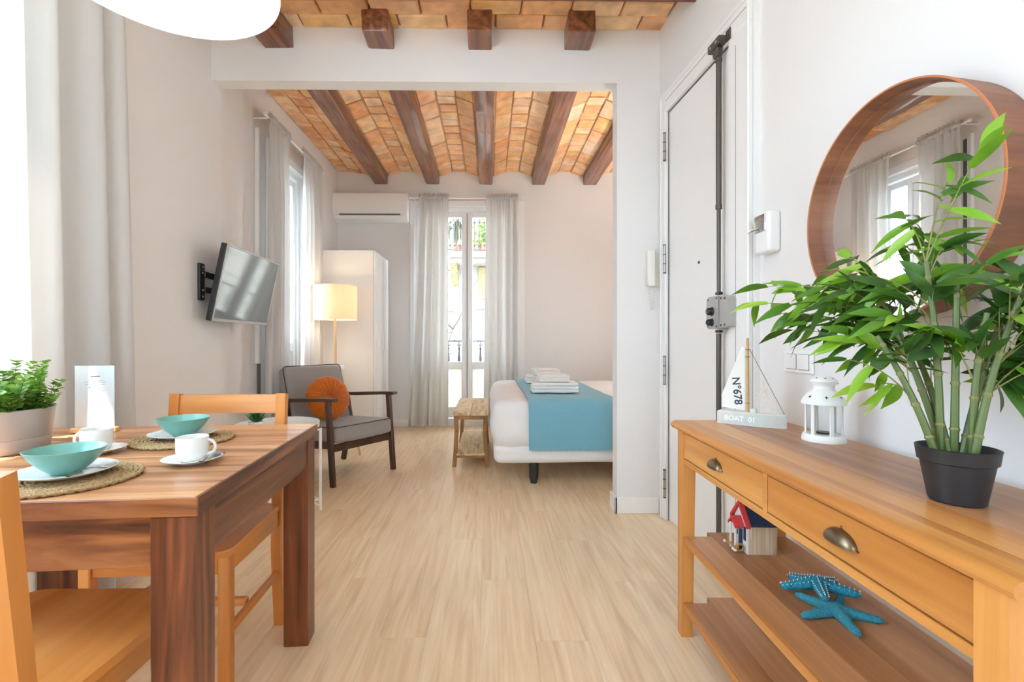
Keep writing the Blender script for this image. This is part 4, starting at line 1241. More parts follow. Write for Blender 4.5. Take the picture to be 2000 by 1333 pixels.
# ------------------------------------------------------------------ bed
BDX0, BDX1, BDY0, BDY1 = .034, 2.03, 3.47, 5.36
bed = thing('bed', 'double bed made up with white bedding, its side towards the opening', 'bed', ((BDX0 + BDX1) / 2, (BDY0 + BDY1) / 2, 0))
bw, bdp = BDX1 - BDX0, BDY1 - BDY0
def wr(p, n): return .016 * nz(p.x * 1.2, p.y * 1.2, p.z * 3, 3.2) + .007 * nz(p.x, p.y, p.z * .7, 11)
MB().rbox((0, 0, .232), (bw, bdp, .135), .05, 22, lambda p, n: .005 * nz(p.x, p.y, p.z * 4, 4)).build('base', M['linen'], bed)
MB().rbox((0, 0, .38), (bw - .02, bdp - .02, .22), .05, 8).build('mattress', M['linen'], bed)
def duv(p, n):
    side = 1 - abs(n.z)
    return wr(p, n) + side * (.012 * math.sin(p.x * 34 + 4 * nz(p.x, p.y, p.z, 3)) * max(0, 1 - abs(p.z - .35) * 3) * (1 if p.x < -.72 else .25) + .006 * nz(p.x * 3, p.y * 3, p.z, 9))
MB().rbox((0, 0, .446), (bw + .03, bdp + .03, .34), .10, 44, duv).build('duvet', M['linen'], bed)
for x in (-.70, .85):
    for y in (-.84, .84):
        MB().lathe([(0, 0), (.024, 0), (.026, .018), (.032, .03), (.036, .06), (.036, .18), (0, .18)], 20, Matrix.Translation((x, y, 0))).build('leg', M['black_plastic'], bed)
wl = thing('wall_lamp', 'small bedside wall lamp hidden behind the partition pier', 'wall lamp', (XR, 4.2, 1.35))
MB().b2(-.02, 0, -.05, .05, -.08, .08, .006).build('backplate', M['white_metal'], wl)
MB().tube([(-.02, 0, 0), (-.09, 0, 0), (-.11, 0, .03)], .007, 8).build('arm', M['white_metal'], wl)
MB().lathe([(.06, -.02), (.075, .12), (.073, .12), (.058, -.02), (.06, -.02)], 28, Matrix.Translation((-.11, 0, .03))).build('shade', M['shade_warm'], wl)
pl_ = bpy.data.lights.new('wall_lamp_bulb', 'POINT'); pl_.energy = 70; pl_.color = (1, 1, 1); pl_.shadow_soft_size = .03
lo = bpy.data.objects.new('wall_lamp_bulb', pl_); COL.objects.link(lo); lo.parent = wl; lo.location = (-.11, 0, .09)
# blue runner draped across the bed
rn = thing('bed_runner', 'blue woven throw draped across the white bed', 'throw', (.60, (BDY0 + BDY1) / 2, 0))
yn, yf = -(bdp + .03) / 2 - .016, (bdp + .03) / 2 + .016
def prof_runner():
    pts = [(yn, .272)]
    for k in range(6): pts.append((yn, .272 + .245 * (k + 1) / 6))
    for k in range(1, 9):
        a = R_(180 - 90 * k / 8); pts.append((yn + .115 + .115 * math.cos(a), .517 + .115 * math.sin(a)))
    for k in range(1, 20): pts.append((yn + .115 + (yf - yn - .23) * k / 20, .632 + .0))
    for k in range(0, 9):
        a = R_(90 - 90 * k / 8); pts.append((yf - .115 + .115 * math.cos(a), .517 + .115 * math.sin(a)))
    for k in range(3): pts.append((yf, .517 - .08 * (k + 1)))
    return pts
pr_ = prof_runner(); n_ = len(pr_) - 1
def frn(off):
    def f(u, v):
        i = min(n_ - 1, int(v * n_)); t = v * n_ - i
        a, b = pr_[i], pr_[i + 1]
        y, z = a[0] + (b[0] - a[0]) * t, a[1] + (b[1] - a[1]) * t
        x = -.315 + .63 * u
        w = .006 * nz(x * 2, y * 1.5, z * 3, 3)
        c = (.35 if y > 0 else -.35)
        return (x + .004 * nz(y * 3, z * 3, u), y + (w + off if abs(y) > yf - .06 else 0) * (1 if y > 0 else -1), z + (w + off if z > .58 else 0))
    return f
m_ = MB().grid(frn(.003), 24, n_)
m2 = MB().grid(frn(-.003), 24, n_)
m_.add(m2.v, [f[::-1] for f in m2.f])
m_.build('cloth', M['runner'], rn, 60)
m_ = MB()
for k in range(60):
    x = -.312 + .624 * k / 59
    m_.tube([(x, yn - .004, .274), (x + rnd.uniform(-.003, .003), yn - .005, .262)], [.0014, .0008], 4)
tag(m_.build('fringe', M['runner'], rn), kind='stuff')
# towels
def towel(label, x0, x1, y0, y1, z, h, seed):
    o = thing('folded_towel', label, 'towel', ((x0 + x1) / 2, (y0 + y1) / 2, z), R_(seed % 7 - 3), 'folded white towels on the throw')
    n = 3 if h > .05 else 2
    m_ = MB()
    for k in range(n):
        hh = h / n
        m_.rbox((rnd.uniform(-.004, .004), rnd.uniform(-.004, .004), hh * (k + .5)), ((x1 - x0) - .006 * k, (y1 - y0), hh * 1.06), hh * .5, 10, lambda p, nn: .004 * nz(p.x + seed, p.y, p.z, 14))
    m_.build('layers', M['towel'], o)
    return o
towel('large folded white towel, bottom of the near pile', .335, .705, 3.76, 4.02, .645, .078, 1)
towel('small folded white towel on top of the near pile', .39, .64, 3.79, 3.99, .728, .052, 5)
towel('large folded white towel, bottom of the far pile', .36, .66, 4.62, 4.88, .645, .075, 9)
towel('small folded white towel on top of the far pile', .42, .68, 4.60, 4.80, .725, .058, 13)

# ------------------------------------------------------------------ intercom on the pier
IC = thing('intercom_phone', 'cream wall intercom handset with coiled cord on the partition pier', 'intercom', (.99, YP, 1.49))
MB().rbox((.012, -.014, -.01), (.075, .028, .20), .008, 3).build('wall_base', M['cream_plastic'], IC)
m_ = MB().rbox((-.014, -.043, 0), (.05, .03, .222), .012, 3)
m_.rbox((-.014, -.034, .085), (.05, .04, .05), .012, 2).rbox((-.014, -.034, -.085), (.05, .04, .05), .012, 2).build('handset', M['cream_plastic'], IC)
m_ = MB()
for k in range(5): m_.cyl((.043, -.028, .02 - .02 * k), (.043, -.032, .02 - .02 * k), .005, n=10)
m_.build('buttons', M['white_plastic'], IC)
pts = []
for k in range(180):
    t = k / 179; a = t * 2 * PI * 20
    x = -.01 + .014 * math.sin(t * PI); z = -.115 - .135 * (1 - (2 * t - 1) ** 2) if t < .5 else -.115 - .135 * (1 - (2 * t - 1) ** 2)
    x = -.016 + .03 * t
    pts.append((x + .006 * math.cos(a), -.02 + .006 * math.sin(a), z))
MB().tube(pts, .0018, 5).build('coiled_cord', M['cream_plastic'], IC)

# ------------------------------------------------------------------ security bolt on the entrance door
SB = thing('security_bolt', 'grey vertical security bolt with lock box on the entrance door', 'door bolt'); SB.matrix_world = RM
yb = -.735
MB().cyl((-.03, yb, 1.665), (-.03, yb, 2.36), .0125, n=14).build('upper_rod', M['bolt_grey'], SB)
MB().cyl((-.03, yb, 1.262), (-.03, yb, 1.665), .009, n=14).build('sliding_rod', M['bolt_grey'], SB)
MB().cyl((-.03, yb, 1.655), (-.03, yb, 1.675), .0145, n=14).cyl((-.03, yb, 2.33), (-.03, yb, 2.345), .0155, n=14).build('collar', M['bolt_grey'], SB)
MB().cyl((-.03, yb, .0), (-.03, yb, 1.085), .0115, n=14).build('lower_rod', M['bolt_grey'], SB)
br = MB().b2(-.055, .0, yb - .045, yb + .055, 2.392, 2.428, .003).b2(-.05, -.02, yb - .02, yb + .02, 2.35, 2.392, .004).b2(-.024, -.02, yb - .085, yb - .045, 2.388, 2.44, .002).build('top_bracket', M['bolt_grey'], SB)
m_ = MB()
for y in (yb - .02, yb + .03): m_.lathe([(0, 0), (.007, 0), (.006, .003), (0, .004)], 12, Matrix.Translation((-.055, y, 2.41)) @ Matrix.Rotation(R_(-90), 4, 'Y'))
m_.build('screw', M['steel'], br)
poly = [(yb - .052, 1.105), (yb + .034, 1.105), (yb + .05, 1.122), (yb + .05, 1.236), (yb + .034, 1.253), (yb - .052, 1.253)]
Mx = Matrix(((0, 0, 1, 0), (1, 0, 0, 0), (0, 1, 0, 0), (0, 0, 0, 1)))
bx = MB().prism(poly, -.062, -.0, Mx).build('lock_box', M['lockbox'], SB)
for z, r in ((1.185, .017), (1.135, .015)):
    kb = MB().lathe([(0, .024), (r * .7, .024), (r, .018), (r, .004), (r * 1.25, 0), (0, 0)], 22, Matrix.Translation((-.062, yb + .002, z)) @ Matrix.Rotation(R_(-90), 4, 'Y')).build('knob', M['black_metal'], bx)
MB().b2(-.0885, -.086, yb - .001, yb + .005, 1.178, 1.192).build('keyhole', M['steel'], bx)
MB().prism([(yb - .125, 1.115), (yb - .056, 1.108), (yb - .056, 1.25), (yb - .11, 1.25), (yb - .125, 1.235)], -.058, -.02, Mx).build('keeper', M['lockbox'], SB)
m_ = MB()
for y, z in ((yb + .035, 1.24), (yb - .04, 1.243), (yb + .035, 1.117), (yb - .04, 1.115), (yb - .07, 1.24), (yb - .07, 1.12), (yb - .1, 1.238), (yb - .1, 1.122)):
    m_.lathe([(0, 0), (.0045, 0), (.004, .003), (0, .0035)], 10, Matrix.Translation((-.062 if y > yb - .05 else -.058, y, z)) @ Matrix.Rotation(R_(-90), 4, 'Y'))
m_.build('screw', M['bolt_grey'], bx)
MB().b2(-.045, -.005, yb - .03, yb + .03, .0, .05, .003).b2(-.04, -.018, yb - .016, yb + .016, 1.262, 1.275, .003).b2(-.04, -.018, yb - .016, yb + .016, 1.088, 1.10, .003).build('rod_guide', M['black_metal'], SB)

# key holder on the wall
KH = thing('wall_dispenser', 'small white and chrome wall dispenser beside the mirror', 'dispenser'); KH.matrix_world = RS
MB().rbox((-.026, 1.885, 1.474), (.05, .098, .158), .012, 3).build('case', M['white_plastic'], KH)
MB().rbox((-.049, 1.892, 1.512), (.012, .078, .07), .005, 2).build('chrome_window', M['chrome'], KH)
MB().tube([(-.05, 1.902, 1.495), (-.075, 1.912, 1.488), (-.085, 1.92, 1.48)], [.005, .005, .003], 8).build('nozzle', M['chrome'], KH)
SW = thing('light_switch', 'white double light switch above the console table', 'light switch'); SW.matrix_world = RS
MB().b2(-.009, 0, 1.645, 1.805, .934, 1.016, .003).build('plate', M['white_plastic'], SW)
for y0, y1 in ((1.733, 1.788), (1.664, 1.719)):
    MB().b2(-.0135, -.008, y0, y1, .948, 1.002, .002).build('rocker', M['white_plastic'], SW)
    MB().b2(-.0095, -.0085, y0 - .0015, y1 + .0015, .9465, 1.0035).build('rocker_gap', M['grille'], SW)
# ------------------------------------------------------------------ round mirror
MI = thing('round_mirror', 'round wall mirror in a deep walnut frame above the console', 'mirror')
MI.matrix_world = RS @ Matrix.Translation((0, 1.237, 1.400)) @ Matrix.Rotation(R_(.3), 4, 'Z') @ Matrix.Rotation(R_(-90), 4, 'Y')   # local z into the room
MB().lathe([(.270, .004), (.286, .002), (.2965, .098), (.2965, .1005), (.2925, .1005), (.2915, .098), (.288, .062), (.27, .055), (.27, .004)], 120).build('frame', M['mirror_wood'], MI, 30)
MB().lathe([(.2968, .0975), (.2968, .1012), (.2923, .1012), (.2923, .0975), (.2968, .0975)], 120).build('frame_edge', M['mirror_edge'], MI, 30)
MB().lathe([(0, .060), (.2885, .060), (.2885, .056), (0, .056)], 120).build('glass', M['mirror'], MI, 30)

# ------------------------------------------------------------------ console table
CT = thing('console_table', 'teak console table with two drawers and open shelves', 'console table', (.85, 1.165, 0), R_(-1.6))
CL, CD, CHT = 1.19, .40, .76        # length along y, depth along x
def topprof():
    pts = []
    for k in range(7):
        a = R_(-90 + 30 * k); pts.append((0, 0))
    return pts
# top boards running along the length, moulded front board
hx = CD / 2; hy = CL / 2
nose = [(-hx, .744), (-hx + .002, .752), (-hx + .009, .758), (-hx + .018, .760), (-hx + .075, .760), (-hx + .075, .734), (-hx + .012, .732), (-hx + .004, .736)]
MB().prism(nose, -hy, hy, Matrix(((1, 0, 0, 0), (0, 0, -1, 0), (0, 1, 0, 0), (0, 0, 0, 1)))).build('front_board', M['con_y'], CT, 30)
nb = 4
for k in range(nb):
    a = -hx + .0752 + (CD - .0752) * k / nb; b = -hx + .0752 + (CD - .0752) * (k + 1) / nb
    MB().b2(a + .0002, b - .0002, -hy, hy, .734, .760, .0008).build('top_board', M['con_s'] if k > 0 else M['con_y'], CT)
lg = .046
for sx in (-1, 1):
    for sy in (-1, 1):
        cx = sx * (hx - .018 - lg / 2); cy = sy * (hy - .022 - lg / 2)
        m_ = MB()
        t = .007
        vs_ = []
        for z, e in ((0, t), (.60, 0), (.733, 0)):
            for (a, b) in ((-1, -1), (1, -1), (1, 1), (-1, 1)): vs_.append((cx + a * (lg / 2 - (e if a == -sx else 0)), cy + b * (lg / 2 - (e if b == -sy else 0)), z))
        fs_ = [(3, 2, 1, 0), (8, 9, 10, 11)]
        for r in range(2):
            for q in range(4): fs_.append((r * 4 + q, r * 4 + (q + 1) % 4, r * 4 + 4 + (q + 1) % 4, r * 4 + 4 + q))
        m_.add(vs_, fs_).build('leg', M['con_z'], CT)
xf = -hx + .020                       # front plane of the apron
y0, y1 = -hy + .022 + lg, hy - .022 - lg
MB().b2(xf + .002, xf + .03, y0, y1, .616, .634, .001).b2(xf + .002, xf + .03, y0, y1, .727, .7325, .001).b2(xf + .002, xf + .03, -.009, .009, .634, .727, .001).build('front_rail', M['con_y'], CT)
MB().b2(hx - .035, hx - .02, y0, y1, .616, .733, .001).build('back_rail', M['con_y'], CT)
for s in (-1, 1):
    yy = s * (hy - .03)
    MB().b2(xf + .046, hx - .064, yy - .009, yy + .009, .616, .733, .001).build('side_rail', M['con_y'], CT)
for a, b in ((y0 + .0025, -.0115), (.0115, y1 - .0025)):
    dr = MB().b2(xf + .003, xf + .02, a, b, .637, .7245, .0015).b2(xf + .02, hx - .05, a + .01, b - .01, .642, .70).build('drawer', M['con_y'], CT)
    ym = (a + b) / 2
    # cup pull: half dome shell
    def fcup(u, v):
        th = PI * u; ph = PI / 2 * v
        r = 1.0
        return (xf + .003 - .021 * math.sin(ph) * math.sin(th) ** .8 - .001, ym + .041 * math.cos(th) * (1 - .0 * v), .676 + .026 * math.cos(ph) * math.sin(th) - .006)
    h = MB().grid(fcup, 24, 10)
    h.add([ (p[0] + .0018, p[1], p[2] - .0012) for p in h.v], [f[::-1] for f in h.f])
    h = h.build('cup_pull', M['brass'], dr, 60)
    MB().b2(xf + .0008, xf + .0032, ym - .045, ym + .045, .668, .672, .001).lathe([(0, 0), (.003, 0), (.002, .002), (0, .002)], 10, Matrix.Translation((xf + .002, ym, .699)) @ Matrix.Rotation(R_(-90), 4, 'Y')).build('pull_backplate', M['brass'], h)
for zt, nm in ((.36, 'upper'), (.125, 'lower')):
    for k in range(4):
        a = xf + .012 + (CD - .05) * k / 4; b = xf + .012 + (CD - .05) * (k + 1) / 4
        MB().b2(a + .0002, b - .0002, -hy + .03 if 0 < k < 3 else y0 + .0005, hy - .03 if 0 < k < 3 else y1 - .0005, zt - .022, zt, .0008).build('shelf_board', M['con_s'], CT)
    MB().b2(xf + .002, xf + .0118, y0, y1, zt - .024, zt, .001).build('shelf_lip', M['con_y'], CT)

# ------------------------------------------------------------------ model sailing boat
ZC = CHT
BO = thing('model_boat', 'model sailing boat marked BOAT 01 on the far end of the console', 'model boat', (.905, 1.655, ZC), R_(-43))
# hull: local x along the boat, bow at +x
def hullpts(k): 
    out = []
    for i in range(9):
        t = i / 8; x = -.10 + .2 * t
        w = .028 * (1 if t < .55 else math.cos((t - .55) / .45 * PI / 2) ** .7) * k
        out.append((x, w))
    return [(x, -w) for x, w in out] + [(x, w) for x, w in out[::-1]]
poly = [(-.105, -.026), (.02, -.028), (.06, -.023), (.09, -.011), (.107, -.001), (.107, .001), (.09, .011), (.06, .023), (.02, .028), (-.105, .026)]
MB().prism(poly, 0, .042).build('hull', M['boat_grey'], BO, 30)
MB().prism([(x * .985, y * .95) for x, y in poly], .042, .0435).build('deck', M['boat_white'], BO)
MB().cyl((-.012, 0, .042), (-.012, 0, .30), .0055, .0045, n=12).build('mast', M['mast'], BO)
MB().b2(-.002, .016, -.008, .008, .042, .058, .002).build('mast_block', M['boat_grey'], BO)
sail = MB().prism([(-.095, .055), (-.02, .05), (-.02, .27), (-.03, .27), (-.098, .095)], -.002, .002, Matrix(((1, 0, 0, 0), (0, 0, -1, 0), (0, 1, 0, 0), (0, 0, 0, 1)))).build('sail', M['boat_white'], BO)
text_mesh('sail_number', 'N\u00b0678', .036, M['boat_text'], sail, Matrix.Translation((-.046, -.0026, .115)) @ Matrix.Rotation(R_(90), 4, 'X') @ Matrix.Rotation(R_(-90 + 6), 4, 'Z'))
text_mesh('hull_name', 'BOAT  01', .024, M['white_print'], [o for o in bpy.data.objects if o.parent == BO and o.name.startswith('hull')][0], Matrix.Translation((-.03, -.0278, .021)) @ Matrix.Rotation(R_(90), 4, 'X') @ Matrix.Rotation(R_(-1), 4, 'Y'), .0008)
net = MB()
A, B_, C_ = Vector((.004, 0, .26)), Vector((.004, 0, .055)), Vector((.10, 0, .046))
net.tube([A + Vector((-.01, 0, .002)), C_], .0009, 5).tube([A, B_], .0007, 5)
net.build('rigging', M['string'], BO)
net = MB()
for k in range(1, 13):
    t = k / 13
    p = A.lerp(B_, t); q = A.lerp(C_, t); net.tube([p, q], .0005, 4)
    p = B_.lerp(C_, t); q = A.lerp(C_, t); net.tube([p, q], .0005, 4)
    p = A.lerp(B_, t); q = C_.lerp(B_, t); net.tube([p, q], .0004, 4)
net.build('net_sail', M['net'], BO)
m_ = MB()
for k in range(5):
    a = R_(90 + 72 * k); m_.tube([(.037, -.003, .125), (.037 + .026 * math.cos(a), -.003, .125 + .032 * math.sin(a))], [.0032, .0014], 6)
m_.build('starfish_charm', M['net'], BO)
m_ = MB()
for z in (.075, .235, .26): m_.tube([(-.012 + .0066 * math.cos(2 * PI * k / 12), .0066 * math.sin(2 * PI * k / 12), z) for k in range(12)], .001, 5, closed=True)
m_.build('mast_ties', M['string'], BO)

# ------------------------------------------------------------------ lantern
LN = thing('candle_lantern', 'white metal candle lantern with cut-out stars on the console', 'lantern', (.975, 1.395, ZC), R_(20))
MB().lathe([(0, 0), (.068, 0), (.069, .004), (.066, .016), (.062, .020), (0, .020)], 48).build('base', M['white_metal'], LN, 40)
for k in range(6):
    a = R_(60 * k); p = Vector((.055 * math.cos(a), .055 * math.sin(a), 0))
    MB(Matrix.Translation(p) @ Matrix.Rotation(a, 4, 'Z')).b2(-.003, .003, -.006, .006, .019, .108, .001).build('post', M['white_metal'], LN)
    a2 = R_(60 * k + 30)
    MB(Matrix.Rotation(a2, 4, 'Z')).b2(.0455, .047, -.026, .026, .02, .108).build('pane', M['acrylic'], LN)
roof = MB().lathe([(.060, .106), (.0695, .107), (.070, .112), (.066, .120), (.050, .138), (.036, .147), (.033, .150), (.033, .160), (.042, .170), (.0435, .173), (.040, .177), (.022, .187), (.0, .190)], 48).build('roof', M['white_metal'], LN, 40)
for o_ in [o for o in bpy.data.objects if o.parent == LN]: pass
def star(mb, p, n, r):
    n = n.normalized(); u = Vector((0, 0, 1)).cross(n).normalized(); w = n.cross(u)
    pts = []
    for k in range(8):
        a = PI / 4 * k; rr = r if k % 2 == 0 else r * .42
        pts.append(p + u * math.cos(a) * rr + w * math.sin(a) * rr)
    mb.add([p + n * .0004] + [q + n * .0004 for q in pts], [(0, k + 1, (k + 1) % 8 + 1) for k in range(8)])
m_ = MB()
for k in range(7):
    a = 2 * PI * k / 7 + .3
    d = Vector((math.cos(a), math.sin(a), 0))
    star(m_, d * .0585 + Vector((0, 0, .1292)), d + Vector((0, 0, .9)), .0065)
    star(m_, d * .0305 + Vector((0, 0, .1825)), d * .5 + Vector((0, 0, 1)), .005)
m_.build('star_cutouts', M['dark_hole'], roof)
MB().tube([(.03, 0, .172), (.06, .0, .168), (.078, .0, .163)], .0012, 6).build('hanging_wire', M['steel'], LN)
MB().lathe([(0, .02), (.022, .02), (.024, .024), (.022, .026), (0, .023)], 20).build('candle_cup', M['bolt_grey'], LN)

LN.scale = (.815, .815, 1.0)

# ------------------------------------------------------------------ potted bamboo
BP = thing('potted_bamboo', 'artificial bamboo plant in a black pot on the console', 'plant', (.845, .862, ZC))
MB().lathe([(r * .705, z) for r, z in [(0, 0), (.052, 0), (.057, .003), (.0735, .072), (.075, .072), (.079, .074), (.083, .096), (.084, .098), (.081, .099), (.079, .097), (.073, .075), (.068, .06), (0, .06)]], 48).build('pot', M['black_plastic'], BP, 30)
MB().lathe([(0, .075), (.03, .073), (.051, .07)], 20).build('soil', M['soil'], BP)
rg = random.Random(11)
O = Vector((.845, .862, ZC))
# stems: base angle, base radius, top (relative)
stems = []
tops = [(-.085, .075, .30), (-.035, .115, .36), (-.015, .045, .44), (.015, .015, .40), (.035, -.02, .34), (.065, -.045, .36), (.10, .015, .33), (.0, .085, .27)]
for k, tp in enumerate(tops):
    a = math.atan2(tp[1], tp[0]); b = Vector((.024 * math.cos(a) + rg.uniform(-.008, .008), .024 * math.sin(a) + rg.uniform(-.008, .008), .07))
    t = Vector(tp)
    midp = b.lerp(t, .5) + Vector((-.012 * math.cos(a), -.012 * math.sin(a), .01))
    pts = []
    for i in range(13):
        s = i / 12
        pts.append((1 - s) ** 2 * b + 2 * s * (1 - s) * midp + s * s * t)
    rs = [.0068 - .0024 * i / 12 for i in range(13)]
    st = MB().tube(pts, rs, 8).build('stem', M['bamboo_stem'], BP)
    for i in (2, 5, 8, 11):
        d = (pts[i + 1] - pts[i]).normalized() * .004
        MB().tube([pts[i] - d, pts[i], pts[i] + d], [rs[i] * 1.02, rs[i] * 1.28, rs[i] * 1.02], 8).build('node', M['bamboo_node'], st)
    stems.append(pts)
# leaf mesh variants: lance shaped, folded along the midrib, drooping
def leaf_mesh(L_, w, droop, fold, twist=0):
    m_ = MB()
    rows = 7
    vs_ = []
    for i in range(rows + 1):
        t = i / rows
        ww = w * (math.sin(PI * min(1, t * .84 + .13)) ** .8) * (1 - t ** 5) + (.0006 if i < rows else 0)
        x = L_ * t; z = -droop * t * t
        tw = twist * t
        vs_ += [(x, -ww * math.cos(tw), z + fold * ww - ww * math.sin(tw)), (x, 0, z), (x, ww * math.cos(tw), z + fold * ww + ww * math.sin(tw))]
    fs_ = []
    for i in range(rows):
        for j in range(2): fs_.append((i * 3 + j, i * 3 + j + 1, i * 3 + j + 4, i * 3 + j + 3))
    return m_.add(vs_, fs_).mesh('leaf', M['bamboo_leaf'], 80)
leaves = [leaf_mesh(.074, .0098, .014, .22), leaf_mesh(.082, .0102, .028, .12, .5), leaf_mesh(.064, .0098, .02, .28, -.4), leaf_mesh(.078, .0088, .034, .2, .3)]
# branch ends (relative to the pot), grouped: long left-far sprays, top, right, low
ends = [(-.15, .42, .39), (-.13, .37, .43), (-.10, .36, .36), (-.11, .30, .41), (-.07, .28, .38), (-.05, .24, .43), (-.02, .30, .45), (.0, .24, .36), (-.10, .26, .33), (-.03, .22, .48),
        (.05, .19, .50), (-.06, .18, .38), (.02, .14, .55), (.06, .10, .50), (.09, .04, .66), (.05, .07, .60), (.03, .05, .48), (.10, .12, .42), (-.10, .16, .30), (-.07, .12, .42),
        (.0, .05, .42), (.08, .0, .44), (.14, .0, .42), (.16, -.03, .34), (.12, -.05, .40), (.18, .05, .38), (.13, -.06, .28), (.17, .02, .26), (.08, -.07, .36), (-.06, .07, .34),
        (-.09, .15, .25), (-.06, .11, .20), (.15, .05, .20), (.13, -.05, .22), (.02, .17, .30), (.15, .09, .32), (-.02, .0, .30)]
XW = lambda y: 1.12 - .012
def leaf_frame(p, d, j, rg):
    side = d.cross(Vector((0, 0, 1)))
    if side.length < .1: side = Vector((rg.uniform(-1, 1), rg.uniform(-1, 1), 0))
    side.normalize()
    sg = 1 if j % 2 else -1
    dv = d * rg.uniform(.3, .9) + side * sg * rg.uniform(.35, .95) + Vector((0, 0, rg.uniform(-.9, .4)))
    if j == 0: dv = d + Vector((0, 0, rg.uniform(-.2, .2)))
    dv.normalize()
    if (O + p + dv * .11).x > XW(0): dv.x = -abs(dv.x) * .7; dv.normalize()
    u = Vector((rg.uniform(-.9, .9), rg.uniform(-1.3, .3), .8))
    yv = u.cross(dv).normalized(); zv = dv.cross(yv)
    Mx = Matrix(((dv.x, yv.x, zv.x, p.x), (dv.y, yv.y, zv.y, p.y), (dv.z, yv.z, zv.z, p.z), (0, 0, 0, 1)))
    return Mx @ Matrix.Scale(rg.uniform(.8, 1.15), 4)
def spray(e, n, rg):
    e = Vector(e)
    best = min(stems, key=lambda s: (s[10] - e).length)
    i0 = min(12, max(5, min(range(13), key=lambda i: abs(best[i].z - (e.z - .08)))))
    s = best[i0]
    midp = s.lerp(e, .5) + Vector((rg.uniform(-.01, .01), rg.uniform(-.01, .01), .035))
    pts = [(1 - t) ** 2 * s + 2 * t * (1 - t) * midp + t * t * e for t in [i / 8 for i in range(9)]]
    out = []
    for j in range(n):
        t = 1 - (j / n) ** 1.1 * .72
        i = min(7, int(t * 8)); p = pts[i].lerp(pts[i + 1], t * 8 - i)
        out.append(leaf_frame(p, (pts[i + 1] - pts[i]).normalized(), j, rg))
    return pts, out
nleaf = 0
for k, e in enumerate(ends):
    pts, fr_ = spray(e, 8 if e[2] > .27 else 4, rg)
    MB().tube(pts, [.0017 - .001 * i / 8 for i in range(9)], 5).build('twig', M['bamboo_node'], BP)
    for Mx in fr_:
        if nleaf >= 296: break
        o = link('leaf', rg.choice(leaves), BP); o.matrix_local = Mx; nleaf += 1
# the inner mass of leaves, past the number that are built one by one
mass = MB(); mtw = MB()
for k in range(40):
    t = rg.random()
    e = (rg.uniform(-.02, .2), rg.uniform(-.10, .10), rg.uniform(.22, .42)) if k > 23 else (rg.uniform(-.10, .13) - .07 * t, -.06 + .40 * t + rg.uniform(-.05, .05), rg.uniform(.25 + .07 * t, .42))
    pts, fr_ = spray(e, 7, rg)
    mtw.tube(pts, [.0014 - .0008 * i / 8 for i in range(9)], 4)
    for Mx in fr_:
        me = rg.choice(leaves)
        mass.add([v.co for v in me.vertices], [tuple(f.vertices) for f in me.polygons], Mx)
tag(mass.build('leaf_mass', M['bamboo_leaf'], BP, 80), kind='stuff')
tag(mtw.build('twig_mass', M['bamboo_node'], BP), kind='stuff')

# ------------------------------------------------------------------ beach hut ornament
ZS = .36
HU = thing('beach_hut', 'wooden beach hut ornament with navy roof on the console shelf', 'ornament', (.885, 1.59, ZS), R_(-3))
# ridge along x, gable front facing -x
L0, L1, hw_, he, hr = -.045, .045, .045, .105, .155
nbw = 7
for k in range(nbw):
    a = L0 + (L1 - L0) * k / nbw
    MB().b2(a + .0003, a + (L1 - L0) / nbw - .0003, -hw_, -hw_ + .004, 0, he, .0006).build('side_board', M['hut_wood'], HU)
MB().b2(L0, L1, hw_ - .004, hw_, 0, he).b2(L0 + .004, L1, -hw_ + .004, hw_ - .004, 0, .004).build('walls', M['hut_wood'], HU)
Mg = Matrix(((0, 0, 1, 0), (1, 0, 0, 0), (0, 1, 0, 0), (0, 0, 0, 1)))
gp = [(-hw_, 0), (hw_, 0), (hw_, he), (0, hr - .004), (-hw_, he)]
MB().prism(gp, L0 - .004, L0, Mg).build('gable', M['hut_white'], HU)
MB().prism(gp, L1 - .004, L1, Mg).build('rear_gable', M['hut_wood'], HU)
for s in (-1, 1):
    rp = [(s * (hw_ + .012), he - .012), (s * (hw_ + .012), he - .006), (0, hr + .006), (0, hr)]
    MB().prism(rp, L0 + .0, L1 + .004, Mg).build('roof', M['hut_navy'], HU)
    rp = [(s * (hw_ + .014), he - .017), (s * (hw_ + .014), he - .005), (0, hr + .008), (0, hr - .006)]
    MB().prism(rp, L0 - .014, L0 - .0, Mg).build('barge_board', M['hut_red'], HU)
px = L0 - .03
for s in (-1, 1):
    rp = [(s * .026 - .0, .078), (s * .026, .086), (0, .112), (0, .102)]
    MB().prism(rp, px - .006, L0 - .004, Mg).build('porch_roof', M['hut_red'], HU)
    MB().b2(px - .003, px + .003, s * .018 - .003, s * .018 + .003, 0, .085, .001).build('porch_post', M['hut_white'], HU)
MB().b2(L0 - .007, L0 - .004, -.012, .012, 0, .07, .001).build('door', M['hut_navy'], HU)
for s in (-1, 1): MB().b2(L0 - .007, L0 - .004, s * .029 - .007, s * .029 + .007, .04, .085, .001).build('shutter', M['hut_navy'], HU)
MB(Matrix.Translation((L0 - .007, 0, .128)) @ Matrix.Rotation(R_(90), 4, 'Y')).tube([(.009 * math.cos(2 * PI * k / 16), .009 * math.sin(2 * PI * k / 16), 0) for k in range(16)], .003, 6, closed=True).build('lifebuoy', M['hut_white'], HU)
m_ = MB()
for k in range(9):
    m_.lathe([(0, -.005), (.0035, -.003), (.005, 0), (.0035, .003), (0, .005)], 8, Matrix.Translation((px + rnd.uniform(-.012, .012), -.04 + .08 * k / 8, .006 + rnd.uniform(0, .008))) @ Matrix.Scale(rnd.uniform(.9, 1.5), 4))
m_.build('shells', M['shell'], HU)
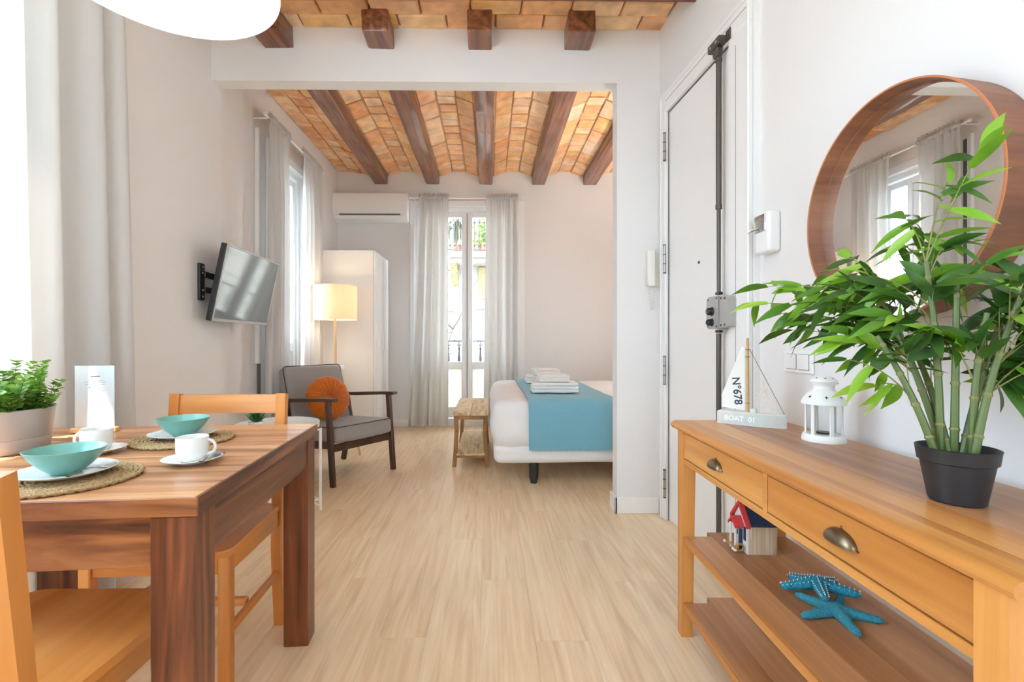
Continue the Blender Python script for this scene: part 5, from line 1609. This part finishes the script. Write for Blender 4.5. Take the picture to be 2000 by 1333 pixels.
m_ = MB().tube([(px + .002, -.04, .03), (px - .006, -.02, .014), (px, .0, .022), (px - .006, .02, .012), (px + .004, .04, .034)], .0035, 7)
m_.tube([(px + .006 + .011 * math.cos(2 * PI * k / 14), -.036, .02 + .011 * math.sin(2 * PI * k / 14)) for k in range(14)], .003, 6, closed=True).build('rope', M['rope'], HU)

# ------------------------------------------------------------------ starfish
def starfish(label, loc, rot, Rr, r0, r1, hump, mat, spines):
    o = thing('starfish', label, 'starfish', loc, group='starfish on the console shelf', rot=rot)
    m_ = MB()
    for k in range(5):
        a = R_(90 + 72 * k)
        d = Vector((math.cos(a), math.sin(a), 0))
        pts = []; rs = []
        for i in range(10):
            t = i / 9
            pts.append(d * Rr * t + Vector((0, 0, hump * (1 - t) ** 1.4 + r1)))
            rs.append(r0 + (r1 - r0) * t ** .8 if i < 9 else r1 * .55)
        m_.tube(pts, rs, 10)
        if spines:
            pass
    m_.build('body', mat, o, 70)
    if spines:
        s_ = MB()
        for k in range(5):
            a = R_(90 + 72 * k); d = Vector((math.cos(a), math.sin(a), 0)); n = Vector((-d.y, d.x, 0))
            for i in range(9):
                t = .08 + .9 * i / 8
                c0 = d * Rr * t + Vector((0, 0, hump * (1 - t) ** 1.4 + r1)); r = r0 + (r1 - r0) * t ** .8
                for b in (-55, 0, 55):
                    dd = n * math.sin(R_(b)) + Vector((0, 0, math.cos(R_(b))))
                    s_.tube([c0 + dd * r * .9, c0 + dd * (r + .0035)], [.0018, .0009], 5)
        s_.build('spines', M['star_tip'], o)
    return o
starfish('smooth washed-blue starfish lying flat in front of the knobbly one', (.872, 1.205, ZS), (0, 0, R_(28)), .098, .017, .008, .006, M['star_blue2'], False)
starfish('knobbly turquoise starfish leaning on the smooth one', (.893, 1.30, ZS + .012), (R_(-9), R_(2), R_(12)), .095, .019, .009, .012, M['star_blue'], True)
DI = thing('shallow_dish', 'teal and black shallow dish cut off by the bottom picture edge', 'dish', (.915, .815, ZS))
MB().lathe([(0, 0), (.05, 0), (.075, .008), (.092, .02), (.094, .021), (.091, .022), (.07, .012), (0, .006)], 40).build('bowl', M['star_blue2'], DI, 50)
MB().lathe([(.0925, .019), (.0955, .0205), (.0955, .0225), (.0915, .0225), (.0925, .019)], 40).build('rim', M['black_plastic'], DI, 50)
